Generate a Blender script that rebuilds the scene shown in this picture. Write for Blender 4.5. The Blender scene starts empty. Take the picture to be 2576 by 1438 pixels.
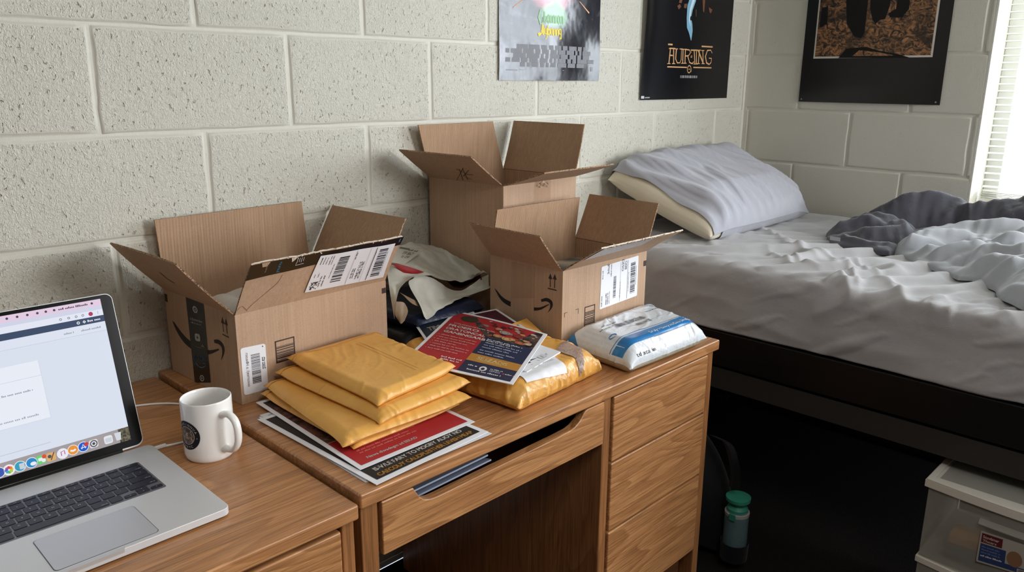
import bpy, math, random
import numpy as np
from mathutils import Vector
random.seed(7)
SC = bpy.context.scene
COL = SC.collection
PI = math.pi

# ------------------------------------------------------------------ camera
CAM_P = np.array([-.7426595, -1.60912725, 1.3651048])
CAM_R = (1.31398232, -.00716034, -.79644781)
FPX, IW, IH = 1983.547, 2576, 1438
def _rot(rx, ry, rz):
    cx, sx, cy, sy, cz, sz = math.cos(rx), math.sin(rx), math.cos(ry), math.sin(ry), math.cos(rz), math.sin(rz)
    return (np.array([[cz, -sz, 0], [sz, cz, 0], [0, 0, 1]]) @ np.array([[cy, 0, sy], [0, 1, 0], [-sy, 0, cy]])
            @ np.array([[1, 0, 0], [0, cx, -sx], [0, sx, cx]]))
_M = _rot(*CAM_R)
def ray(x, y): return _M @ np.array([x - IW / 2, IH / 2 - y, -FPX])
# measuring helpers: where the line of sight of a photo point meets a real plane of the room
def onz(x, y, z): d = ray(x, y); return CAM_P + d * (z - CAM_P[2]) / d[2]
def ony(x, y, Y): d = ray(x, y); return CAM_P + d * (Y - CAM_P[1]) / d[1]
def onx(x, y, X): d = ray(x, y); return CAM_P + d * (X - CAM_P[0]) / d[0]

cam = bpy.data.cameras.new('camera')
co = bpy.data.objects.new('camera', cam); COL.objects.link(co)
co.location = CAM_P; co.rotation_euler = CAM_R
cam.sensor_width = 36; cam.lens = FPX / IW * 36; cam.clip_start = .02
SC.camera = co
SC.view_settings.view_transform = 'Standard'
SC.view_settings.look = 'None'; SC.view_settings.gamma = 1
SC.view_settings.use_curve_mapping = False
SC.view_settings.exposure = 0

# ------------------------------------------------------------------ materials
def lin(c):
    r = []
    for v in c:
        v = v / 255
        r.append(v / 12.92 if v <= .04045 else ((v + .055) / 1.055) ** 2.4)
    return (*r, 1)
class NT:
    """tiny node helper"""
    def __init__(s, name):
        s.m = bpy.data.materials.new(name); s.m.use_nodes = True
        s.t = s.m.node_tree; s.b = s.t.nodes['Principled BSDF']; s.out = s.t.nodes['Material Output']
    def n(s, typ, **kw):
        nd = s.t.nodes.new(typ)
        for k, v in kw.items():
            if k[0] == '_': setattr(nd, k[1:], v)
        for k, v in kw.items():
            if k[0] != '_':
                key = k.replace('__', ' ')
                s.set(nd, key, v)
        return nd
    def set(s, nd, key, v):
        if isinstance(key, str) and key[0] == 'i' and key[1:].isdigit(): key = int(key[1:])
        inp = nd.inputs[key]
        if isinstance(v, bpy.types.NodeSocket): s.t.links.new(v, inp)
        elif isinstance(v, bpy.types.Node): s.t.links.new(v.outputs[0], inp)
        else: inp.default_value = v
    def coord(s, scale=(1, 1, 1), rot=(0, 0, 0), loc=(0, 0, 0), kind='Object'):
        tc = s.n('ShaderNodeTexCoord')
        return s.n('ShaderNodeMapping', Vector=tc.outputs[kind], Scale=scale, Rotation=rot, Location=loc)
    def ramp(s, fac, stops, interp='LINEAR'):
        r = s.n('ShaderNodeValToRGB', Fac=fac); e = r.color_ramp.elements; r.color_ramp.interpolation = interp
        e[0].position, e[0].color = stops[0][0], stops[0][1]
        e[1].position, e[1].color = stops[-1][0], stops[-1][1]
        for p, c in stops[1:-1]:
            x = e.new(p); x.color = c
        return r
    def math(s, op, a, b=0, clamp=False):
        nd = s.n('ShaderNodeMath', _operation=op, _use_clamp=clamp); s.set(nd, 'i0', a); s.set(nd, 'i1', b); return nd
    def mix(s, fac, a, b, mode='MIX'):
        nd = s.n('ShaderNodeMix', _data_type='RGBA', _blend_type=mode)
        s.set(nd, 'i0', fac); s.set(nd, 'i6', a); s.set(nd, 'i7', b)
        nd2 = nd.outputs[2]; return nd2
    def bump(s, h, dist=.001, strength=1, normal=None):
        b = s.n('ShaderNodeBump', Height=h, Distance=dist, Strength=strength)
        if normal is not None: s.set(b, 'Normal', normal)
        return b
    def P(s, **kw):
        for k, v in kw.items(): s.set(s.b, k.replace('__', ' '), v)
        return s.m
def noise(nt, vec, scale, detail=3, rough=.5, dist=0):
    return nt.n('ShaderNodeTexNoise', Vector=vec, Scale=scale, Detail=detail, Roughness=rough, Distortion=dist)
_mc = {}
def flat(color, rough=.6, metal=0, spec=.5, name=None, **kw):
    key = (tuple(color), rough, metal, spec, tuple(sorted(kw.items())))
    if key not in _mc:
        nt = NT(name or 'finish')
        nt.P(Base__Color=lin(color), Roughness=rough, Metallic=metal, Specular__IOR__Level=spec, **kw)
        _mc[key] = nt.m
    return _mc[key]
def ink(*c): return flat(c, .55, 0, .3, 'ink')
def glow(color, k=1.0):
    key = ('e', tuple(color), k)
    if key not in _mc:
        nt = NT('screen_light')
        nt.P(Base__Color=(0.01, .01, .01, 1), Roughness=.12, Emission__Color=lin(color), Emission__Strength=k)
        _mc[key] = nt.m
    return _mc[key]

def m_wall(name='painted_block', vis=.8, pits=1.0):
    nt = NT(name); c = nt.coord()
    big = noise(nt, c, 2.3, 2)
    st = noise(nt, nt.coord((1, 1, .5), (0, .25, 0)), 190, 3, .6)
    med = noise(nt, c, 95, 4, .6)
    pit0 = noise(nt, nt.coord((1, 1, .55), (0, .6, 0)), 150, 2, .5, .4)
    pit = nt.ramp(pit0, [(.29, (0, 0, 0, 1)), (.355, (1, 1, 1, 1))])
    cl = noise(nt, c, 5, 2)
    clm = nt.ramp(cl, [(.36, (1, 1, 1, 1)), (.5, (0, 0, 0, 1))])
    pitm = nt.math('MAXIMUM', pit, nt.math('MULTIPLY', clm, .75))
    h = nt.math('ADD', nt.math('MULTIPLY', st, .5), nt.math('MULTIPLY', med, .55))
    worm = noise(nt, nt.coord((1, 1, .7), (0, .5, 0)), 240, 2, .5, .5)
    h = nt.math('ADD', h, nt.math('MULTIPLY', nt.math('ABSOLUTE', nt.math('SUBTRACT', worm, .5)), 1.3))
    b1 = nt.bump(h, .0036 * vis, 1)
    b2 = nt.bump(pitm, .0040 * vis * pits, 1, b1)
    col = nt.mix(nt.ramp(big, [(.35, (0, 0, 0, 1)), (.7, (1, 1, 1, 1))]), lin((214, 212, 200)), lin((207, 205, 193)))
    col2 = nt.mix(nt.ramp(pitm, [(0, (.26 * pits, .26 * pits, .26 * pits, 1)), (.5, (0, 0, 0, 1))]), col, lin((140, 128, 108)))
    nt.P(Base__Color=col2, Roughness=.42, Specular__IOR__Level=.42, Normal=b2)
    return nt.m
def m_wood(name, axis='x', light=(208, 151, 98), dark=(144, 90, 48), k=1.0):
    nt = NT(name)
    sc = {'x': (1, 9, 9), 'z': (9, 9, 1), 'y': (9, 1, 9)}[axis]
    fs = {'x': (7, 260, 260), 'z': (260, 260, 7), 'y': (260, 7, 260)}[axis]
    rg = {'x': (.7, 5, 5), 'z': (5, 5, .7), 'y': (5, .7, 5)}[axis]
    base = nt.coord(sc)
    warp = noise(nt, nt.coord(rg), 1.3, 2, .5, .3)
    rings = nt.math('FRACT', nt.math('MULTIPLY', nt.math('ADD', warp, nt.math('MULTIPLY', noise(nt, base, 1.2, 3), .12)), 15))
    rg2 = nt.ramp(rings, [(0, (0, 0, 0, 1)), (.55, (.55, .55, .55, 1)), (.93, (1, 1, 1, 1)), (1, (.1, .1, .1, 1))])
    fine = noise(nt, nt.coord(fs), 1, 4, .65)
    fr = nt.ramp(fine, [(.36, (1, 1, 1, 1)), (.56, (0, 0, 0, 1))])
    broad = noise(nt, base, .8, 3)
    c1 = nt.mix(nt.math('MULTIPLY', rg2, .68), lin(light), lin(dark))
    c2 = nt.mix(nt.math('MULTIPLY', broad, .45), c1, lin([v * .82 for v in light]))
    c3 = nt.mix(nt.math('MULTIPLY', fr, .55), c2, lin([v * .68 for v in dark]))
    b = nt.bump(fr, .0003, .35)
    nt.P(Base__Color=c3, Roughness=.36, Specular__IOR__Level=.45, Coat__Weight=.3, Coat__Roughness=.22, Normal=b)
    return nt.m
def m_card(name='cardboard', c1=(200, 170, 143), c2=(187, 156, 129), flute=1.0):
    nt = NT(name)
    tc = nt.n('ShaderNodeTexCoord'); sp = nt.n('ShaderNodeSeparateXYZ', Vector=tc.outputs['Object'])
    s = nt.math('ADD', sp.outputs[0], sp.outputs[1])
    wob = noise(nt, tc.outputs['Object'], 9, 2)
    ph = nt.math('ADD', nt.math('MULTIPLY', s, 900), nt.math('MULTIPLY', wob, 3))
    w = nt.math('SINE', ph, 0)
    st = noise(nt, nt.coord((160, 160, 3)), 1, 3, .6)
    sp2 = noise(nt, tc.outputs['Object'], 7, 4)
    spk = noise(nt, tc.outputs['Object'], 500, 2)
    ca = nt.mix(nt.ramp(st, [(.3, (0, 0, 0, 1)), (.7, (1, 1, 1, 1))]), lin(c1), lin(c2))
    cb = nt.mix(nt.ramp(sp2, [(.35, (0, 0, 0, 1)), (.75, (.5, .5, .5, 1))]), ca, lin([v * .9 for v in c2]))
    cc = nt.mix(nt.ramp(spk, [(.5, (0, 0, 0, 1)), (.75, (.35, .35, .35, 1))]), cb, lin([v * .75 for v in c2]))
    b1 = nt.bump(nt.math('ADD', nt.math('MULTIPLY', w, .35 * flute), nt.math('MULTIPLY', st, 1.6)), .00016 * flute, .9)
    b2 = nt.bump(sp2, .004, .5, b1)
    nt.P(Base__Color=cc, Roughness=.72, Specular__IOR__Level=.3, Normal=b2)
    return nt.m
def m_crinkle(name, col, rough, s1=26, d1=.004, s2=110, d2=.0008, spec=.5, col2=None, coat=0, aniso=(1, 1, 1)):
    nt = NT(name); c = nt.coord(aniso)
    n1 = noise(nt, c, s1, 3, .5, .4); n2 = noise(nt, c, s2, 3, .6)
    rid = nt.math('ABSOLUTE', nt.math('SUBTRACT', n1, .5))
    b1 = nt.bump(rid, d1, .8); b2 = nt.bump(n2, d2, .8, b1)
    base = nt.mix(nt.ramp(n1, [(.3, (0, 0, 0, 1)), (.7, (1, 1, 1, 1))]), lin(col), lin(col2 or [v * .93 for v in col]))
    nt.P(Base__Color=base, Roughness=rough, Specular__IOR__Level=spec, Coat__Weight=coat, Normal=b2)
    return nt.m
def m_cloth(name, col, col2=None, rough=.85, sheen=.25, weave=900, wr=.0015):
    nt = NT(name); c = nt.coord()
    n0 = noise(nt, c, 30, 4, .6, .5); n1 = noise(nt, c, weave, 2, .5); n2 = noise(nt, nt.coord((40, 130, 60), (0, 0, .5)), 1, 3)
    b = nt.bump(n0, wr, .8); b2 = nt.bump(nt.math('ADD', n1, nt.math('MULTIPLY', n2, .7)), .0005, .6, b)
    base = nt.mix(nt.math('MULTIPLY', n1, .6), lin(col), lin(col2 or [v * .85 for v in col]))
    nt.P(Base__Color=base, Roughness=rough, Specular__IOR__Level=.25, Sheen__Weight=sheen, Normal=b2)
    return nt.m

# ------------------------------------------------------------------ geometry collector
def A(*p): return np.array(p, float)
def nrm(v): v = np.asarray(v, float); return v / (np.linalg.norm(v) + 1e-12)
class G:
    def __init__(s): s.v = []; s.f = []; s.m = []; s.mats = []; s.sm = []
    def mi(s, m):
        if m not in s.mats: s.mats.append(m)
        return s.mats.index(m)
    def add(s, vs, fs, m, smooth=False):
        o = len(s.v); k = s.mi(m)
        s.v.extend([(float(a[0]), float(a[1]), float(a[2])) for a in vs])
        for f in fs: s.f.append(tuple(i + o for i in f)); s.m.append(k); s.sm.append(smooth)
        return s
    def grid(s, Pt, m, flip=False, smooth=True, cu=False, cv=False):
        n, k = Pt.shape[:2]; fs = []
        for i in range(n if cu else n - 1):
            for j in range(k if cv else k - 1):
                a, b, c, d = i * k + j, ((i + 1) % n) * k + j, ((i + 1) % n) * k + (j + 1) % k, i * k + (j + 1) % k
                fs.append((a, d, c, b) if flip else (a, b, c, d))
        return s.add(Pt.reshape(-1, 3), fs, m, smooth)
    def box(s, x0, x1, y0, y1, z0, z1, m, T=None):
        vs = [A(x, y, z) for z in (z0, z1) for x, y in ((x0, y0), (x1, y0), (x1, y1), (x0, y1))]
        if T: vs = [T(v) for v in vs]
        return s.add(vs, [(3, 2, 1, 0), (4, 5, 6, 7), (0, 1, 5, 4), (1, 2, 6, 5), (2, 3, 7, 6), (3, 0, 4, 7)], m)
    def prism(s, pts, lo, hi, m, T):
        """outline pts (2D), extruded from lo to hi; T(u,v,w)->3D"""
        n = len(pts)
        vs = [T(u, v, lo) for u, v in pts] + [T(u, v, hi) for u, v in pts]
        fs = [tuple(range(n))[::-1], tuple(range(n, 2 * n))] + [(i, (i + 1) % n, n + (i + 1) % n, n + i) for i in range(n)]
        return s.add(vs, fs, m)
    def tube(s, path, r, m, n=10, cap=True):
        path = [np.asarray(p, float) for p in path]; rr = r if hasattr(r, '__len__') else [r] * len(path)
        rows = []; up = A(0, 0, 1)
        t0 = nrm(path[1] - path[0]); a = nrm(np.cross(t0, up)) if abs(t0[2]) < .95 else A(1, 0, 0)
        for i, p in enumerate(path):
            t = nrm(path[min(i + 1, len(path) - 1)] - path[max(i - 1, 0)])
            a = nrm(a - t * np.dot(a, t)); b = np.cross(t, a)
            rows.append([p + rr[i] * (a * math.cos(q) + b * math.sin(q)) for q in [2 * PI * k / n for k in range(n)]])
        s.grid(np.array(rows), m, cv=True, flip=True)
        if cap:
            o = len(s.v); s.add(rows[0], [tuple(range(n))], m); s.add(rows[-1], [tuple(range(n))[::-1]], m)
        return s
    def lathe(s, c, prof, m, n=56, smooth=True):
        rows = [[A(c[0] + r * math.cos(2 * PI * k / n), c[1] + r * math.sin(2 * PI * k / n), c[2] + z) for k in range(n)] for r, z in prof]
        return s.grid(np.array(rows), m, cv=True, smooth=smooth, flip=True)
    # ---- flat printing on a mapped surface mp(u,v,lift)
    def rect(s, mp, u0, v0, u1, v1, m, l=.0003, nu=1, nv=1):
        Pt = np.array([[mp(u0 + (u1 - u0) * i / nu, v0 + (v1 - v0) * j / nv, l) for j in range(nv + 1)] for i in range(nu + 1)])
        return s.grid(Pt, m, smooth=nu * nv > 1)
    def poly(s, mp, pts, m, l=.0003): return s.add([mp(u, v, l) for u, v in pts], [tuple(range(len(pts)))], m)
    def disc(s, mp, u, v, r, m, l=.0003, n=24, ry=None):
        return s.poly(mp, [(u + r * math.cos(2 * PI * k / n), v + (ry or r) * math.sin(2 * PI * k / n)) for k in range(n)], m, l)
    def ring(s, mp, u, v, r0, r1, m, l=.0003, n=28):
        Pt = np.array([[mp(u + r * math.cos(2 * PI * k / n), v + r * math.sin(2 * PI * k / n), l) for r in (r0, r1)] for k in range(n)])
        return s.grid(Pt, m, cu=True, flip=True)
    def stroke(s, mp, pts, w, m, l=.0003):
        """tapered or even line through 2D pts, w scalar or list"""
        n = len(pts); ws = w if hasattr(w, '__len__') else [w] * n; L = []; R_ = []
        for i, (u, v) in enumerate(pts):
            a = pts[max(i - 1, 0)]; b = pts[min(i + 1, n - 1)]
            dx, dy = b[0] - a[0], b[1] - a[1]; q = math.hypot(dx, dy) + 1e-12
            L.append(mp(u - dy / q * ws[i] / 2, v + dx / q * ws[i] / 2, l)); R_.append(mp(u + dy / q * ws[i] / 2, v - dx / q * ws[i] / 2, l))
        return s.grid(np.array([R_, L]).transpose(1, 0, 2), m)
    def text(s, mp, txt, u, v, h, m, l=.0003, w=None, bold=0, center=False):
        x = 0; items = []
        for ch in txt:
            if ch == ' ': x += .34; continue
            gv, gf, wd = glyph(ch); items.append((x, gv, gf)); x += wd + .085
        tot = max(x, .01); k = (w / tot if w else h)
        u0 = u - (tot * k / 2 if center else 0)
        offs = [(0, 0)] if not bold else [(0, 0), (bold, 0), (0, bold), (bold, bold)]
        for dx, dy in offs:
            for x0, gv, gf in items:
                s.add([mp(u0 + (x0 + a) * k + dx, v + b * h + dy, l) for a, b in gv], gf, m)
        return tot * k
    def words(s, mp, u, v, w, h, m, l=.0003, seed=0, fill=.9):
        """a line of print too small to read"""
        r = random.Random(seed); x = 0
        while x < w * fill:
            ww = min(h * r.uniform(1.5, 5.5), w - x)
            k = max(1, int(ww / (h * .62)))
            for i in range(k):
                hh = h * r.choice((.62, .62, .62, .95)); a = u + x + i * ww / k
                s.rect(mp, a, v, a + ww / k * .72, v + hh, m, l)
            x += ww + h * .5
    def bars(s, mp, u0, v0, u1, v1, m, l=.0003, seed=1, along='u', unit=None):
        r = random.Random(seed); a, b = (u0, u1) if along == 'u' else (v0, v1); un = unit or (b - a) / 90; x = a
        while x < b - un:
            w = un * r.choice((1, 1, 1, 2, 2, 3)); w = min(w, b - x)
            if along == 'u': s.rect(mp, x, v0, x + w, v1, m, l)
            else: s.rect(mp, u0, x, u1, x + w, m, l)
            x += w + un * r.choice((1, 1, 1.6, 2.4))
    def build(s, name, parent=None, bevel=0, sharp=38, seg=2, kind=None, recalc=False):
        me = bpy.data.meshes.new(name)
        off = np.array(parent_world(parent)) if parent else np.zeros(3)
        vs = (np.array(s.v) - off)
        me.from_pydata([tuple(a) for a in vs.tolist()], [], s.f)
        for m in s.mats: me.materials.append(m)
        me.polygons.foreach_set('material_index', s.m)
        me.polygons.foreach_set('use_smooth', [True] * len(s.f) if bevel else s.sm)
        me.validate(); me.update()
        if any(s.sm) or bevel: me.set_sharp_from_angle(angle=math.radians(sharp))
        o = bpy.data.objects.new(name, me); COL.objects.link(o)
        if parent: o.parent = parent
        if bevel:
            b = o.modifiers.new('bevel', 'BEVEL'); b.width = bevel; b.segments = seg; b.limit_method = 'ANGLE'
            b.angle_limit = math.radians(40); b.harden_normals = True
        if kind: o['kind'] = kind
        return o
def parent_world(p):
    l = Vector((0, 0, 0))
    while p: l += p.location; p = p.parent
    return l
def thing(name, label, cat, loc, group=None):
    o = bpy.data.objects.new(name, None); COL.objects.link(o); o.location = loc; o.empty_display_size = .05
    tag(o, label, cat, group); return o
def tag(o, label, cat, group=None):
    o['label'] = label; o['category'] = cat
    if group: o['group'] = group
    return o
def struct(o): o['kind'] = 'structure'; return o

# glyph outlines from Blender's own built-in font, made once per character
_gl = {}
def glyph(ch):
    if ch not in _gl:
        cu = bpy.data.curves.new('g', 'FONT'); cu.body = ch; cu.size = 1; cu.resolution_u = 3
        ob = bpy.data.objects.new('g', cu); COL.objects.link(ob)
        dg = bpy.context.evaluated_depsgraph_get(); dg.update()
        me = bpy.data.meshes.new_from_object(ob.evaluated_get(dg))
        v = np.array([x.co[:2] for x in me.vertices]) if len(me.vertices) else np.zeros((1, 2))
        f = [tuple(p.vertices) for p in me.polygons]
        bpy.data.objects.remove(ob); bpy.data.curves.remove(cu); bpy.data.meshes.remove(me)
        K = 1 / .73
        v = v * K; v[:, 0] -= v[:, 0].min()
        _gl[ch] = (v.tolist(), f, float(v[:, 0].max()))
    return _gl[ch]

# maps
def pmap(O, ex, ey):
    O, ex, ey = A(*O), A(*ex), A(*ey); n = nrm(np.cross(ex, ey))
    return lambda u, v, l=0: O + u * ex + v * ey + l * n
def sub(mp, u0, v0, ang=0, k=1):
    c, s_ = math.cos(ang), math.sin(ang)
    return lambda u, v, l=0: mp(u0 + k * (u * c - v * s_), v0 + k * (u * s_ + v * c), l)
def qmap(c00, c10, c11, c01, W=1, H=1, bend=None):
    c00, c10, c11, c01 = [np.asarray(c, float) for c in (c00, c10, c11, c01)]
    n = nrm(np.cross(c10 - c00, c01 - c00))
    def f(u, v, l=0):
        a, b = u / W, v / H
        p = c00 * (1 - a) * (1 - b) + c10 * a * (1 - b) + c11 * a * b + c01 * (1 - a) * b
        return p + n * (l + (bend(a, b) if bend else 0))
    return f
def quad_uv(q, p):
    """inverse of a planar quad: 3D point -> (a,b) by Newton"""
    a = b = .5; c00, c10, c11, c01 = [np.asarray(c, float) for c in q]
    for _ in range(12):
        P = c00 * (1 - a) * (1 - b) + c10 * a * (1 - b) + c11 * a * b + c01 * (1 - a) * b
        da = (c10 - c00) * (1 - b) + (c11 - c01) * b; db = (c01 - c00) * (1 - a) + (c11 - c10) * a
        s_ = np.linalg.lstsq(np.stack([da, db], 1), np.asarray(p) - P, rcond=None)[0]; a += s_[0]; b += s_[1]
    return a, b
def catmull(pts, n):
    P = [np.asarray(p, float) for p in pts]; P = [2 * P[0] - P[1]] + P + [2 * P[-1] - P[-2]]; m = len(P) - 3; out = []
    for i in range(n):
        t = i / (n - 1) * m; k = min(int(t), m - 1); t -= k; a, b, c, d = P[k:k + 4]
        out.append(.5 * ((2 * b) + (c - a) * t + (2 * a - 5 * b + 4 * c - d) * t * t + (3 * b - a - 3 * c + d) * t ** 3))
    return out
def loft(rows, n, m):
    R_ = [catmull(r, m) for r in rows]
    C = [catmull([R_[i][j] for i in range(len(R_))], n) for j in range(m)]
    return np.array(C).transpose(1, 0, 2)
def sines(x, y, scale, seed, n=14):
    r = np.random.RandomState(seed); o = 0
    for i in range(n):
        a = r.uniform(0, 2 * PI); k = 2 * PI / scale * r.uniform(.5, 1.6); o = o + np.sin((x * math.cos(a) + y * math.sin(a)) * k + r.uniform(0, 6.3))
    return o / math.sqrt(n)

def seg_d(S, Y, pts):
    """distance to a polyline and position along it"""
    best = np.full(S.shape, 9.); T = np.zeros(S.shape); tot = sum(math.hypot(pts[i + 1][0] - pts[i][0], pts[i + 1][1] - pts[i][1]) for i in range(len(pts) - 1)); acc = 0
    for i in range(len(pts) - 1):
        (ax, ay), (bx, by) = pts[i], pts[i + 1]; dx, dy = bx - ax, by - ay; L = math.hypot(dx, dy) + 1e-9
        t = np.clip(((S - ax) * dx + (Y - ay) * dy) / L / L, 0, 1); d = np.hypot(S - ax - t * dx, Y - ay - t * dy)
        m = d < best; best = np.where(m, d, best); T = np.where(m, (acc + t * L) / tot, T); acc += L
    return best, np.clip(T, 0, 1)
def norms(Gd):
    du = np.gradient(Gd, axis=0); dv = np.gradient(Gd, axis=1); n = np.cross(du, dv); return n / (np.linalg.norm(n, axis=2, keepdims=True) + 1e-12)
def _up1(Gd, k):
    n = Gd.shape[0]; x = np.linspace(0, n - 1, (n - 1) * k + 1); i = np.clip(x.astype(int), 0, n - 2); t = (x - i)[:, None, None]
    g = lambda j: Gd[np.clip(i + j, 0, n - 1)]
    a, b, c, d = g(-1), g(0), g(1), g(2)
    return .5 * (2 * b + (c - a) * t + (2 * a - 5 * b + 4 * c - d) * t ** 2 + (3 * b - a - 3 * c + d) * t ** 3)
def upsample(Gd, k): return _up1(_up1(Gd, k).transpose(1, 0, 2), k).transpose(1, 0, 2)

def folds(X, Y, deg, wl, seed, warp=.6, sharp=2.5, cover=.2):
    """soft creases running across direction deg, fading in and out"""
    a = math.radians(deg); u = X * math.cos(a) + Y * math.sin(a); v = -X * math.sin(a) + Y * math.cos(a)
    ph = PI * (u / wl + warp * sines(u * .5, v, wl * 5, seed) + .25 * warp * sines(u, v * .6, wl * 2, seed + 1))
    return (1 - np.abs(np.sin(ph))) ** sharp * np.clip(cover + .9 * sines(u * .7, v * .35, wl * 3.5, seed + 2), 0, 1.2)

def buckle(W, H, n, m, grow, spans=((2, .3),), steps=100, inner=4, g=.00012, seed=1, noise_amp=.002, noise_sc=.06, shear=.3, zmax=None, pin=True, soft=1.0):
    """a cloth patch that has grown wider than the bed under it: it buckles into folds. grow(u,v)->(ex,ey,exy) strain"""
    u = np.linspace(0, W, n); v = np.linspace(0, H, m); U, V = np.meshgrid(u, v, indexing='ij'); dx, dy = u[1], v[1]
    X = np.stack([U, V, np.abs(sines(U, V, noise_sc, seed)) * noise_amp], -1)
    ex, ey, exy = grow(U, V)
    w = np.ones((n, m)); 
    if pin: w[0] = w[-1] = 0; w[:, 0] = w[:, -1] = 0
    vel = np.zeros_like(X); cons = []
    def add(di, dj, k, push=False):
        a = (slice(0, n - di), slice(0, m - dj) if dj >= 0 else slice(-dj, m)); b = (slice(di, n), slice(dj, m) if dj >= 0 else slice(0, m + dj))
        vx, vy = di * dx, dj * dy
        e = lambda q: .5 * (q[a] + q[b])
        L0 = math.hypot(vx, vy); cx, cy = vx / L0, vy / L0
        L = L0 * (1 + e(ex) * cx * cx + e(ey) * cy * cy + 2 * e(exy) * cx * cy); wa, wb = w[a], w[b]; ws = wa + wb + 1e-9
        cons.append((a, b, L, k, push, wa / ws, wb / ws))
    add(1, 0, .5); add(0, 1, .5); add(1, 1, shear * .5); add(1, -1, shear * .5)
    for sp, k in spans: add(sp, 0, k * .5, True); add(0, sp, k * .5, True)
    for s in range(steps):
        old = X.copy(); X = X + vel * .93; X[..., 2] -= g * w
        for _ in range(inner):
            for (a, b, L, k, push, wa, wb) in cons:
                d = X[b] - X[a]; q = np.sqrt((d * d).sum(-1)) + 1e-9; c = (q - L) / q
                if push: c = np.minimum(c, 0)
                c = (c * k * soft)[..., None] * d
                X[a] += c * wa[..., None]; X[b] -= c * wb[..., None]
            X[..., 2] = np.maximum(X[..., 2], 0)
        if zmax is not None: X[..., 2] = np.minimum(X[..., 2], zmax)
        vel = np.clip(X - old, -.003, .003)
    return X
def sample(Hh, W, H, X, Y):
    """smooth lookup of a height grid over 0..W x 0..H"""
    n, m = Hh.shape; a = np.clip(X / W, 0, 1) * (n - 1); b = np.clip(Y / H, 0, 1) * (m - 1)
    i = np.clip(a.astype(int), 0, n - 2); j = np.clip(b.astype(int), 0, m - 2); t = a - i; q = b - j
    def cr(p0, p1, p2, p3, t): return .5 * (2 * p1 + (p2 - p0) * t + (2 * p0 - 5 * p1 + 4 * p2 - p3) * t ** 2 + (3 * p1 - p0 - 3 * p2 + p3) * t ** 3)
    g = lambda di, dj: Hh[np.clip(i + di, 0, n - 1), np.clip(j + dj, 0, m - 1)]
    return cr(*[cr(*[g(di, dj) for dj in (-1, 0, 1, 2)], q) for di in (-1, 0, 1, 2)], t)
# ------------------------------------------------------------------ cloth / bag solver
def _groups(idx, rest_uv, bend, shear):
    n, m = idx.shape; gs = []
    def addg(a, b, k):
        a = a.ravel(); b = b.ravel()
        if len(a): gs.append((a, b, np.linalg.norm(rest_uv[a] - rest_uv[b], axis=1), k))
    for s0 in (0, 1):
        addg(idx[s0:n - 1:2, :], idx[s0 + 1:n:2, :][:len(idx[s0:n - 1:2])], 1)
        addg(idx[:, s0:m - 1:2], idx[:, s0 + 1:m:2][:, :idx[:, s0:m - 1:2].shape[1]], 1)
        A0 = idx[s0:n - 1:2]; B0 = idx[s0 + 1:n:2][:len(A0)]
        for t in (0, 1):
            a = A0[:, t:m - 1:2]; b = B0[:, t + 1:m:2][:, :a.shape[1]]; addg(a, b, shear)
            b2 = B0[:, t:m - 1:2]; a2 = A0[:, t + 1:m:2][:, :b2.shape[1]]; addg(a2, b2, shear)
    if bend:
        for s0 in range(4):
            for ax in (0, 1):
                I = idx if ax == 0 else idx.T
                a = I[s0:I.shape[0] - 2:4]; b = I[s0 + 2::4][:len(a)]; addg(a, b, -bend)
    return gs
def _solve(V, gs):
    for a, b, L, k in gs:
        d = V[b] - V[a]; q = np.linalg.norm(d, axis=1) + 1e-9; c = (q - L) / q
        if k < 0: c = np.where(c < 0, c, 0) * (-k)
        else: c = c * k
        c = (c * .5)[:, None] * d; V[a] += c; V[b] -= c
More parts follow.
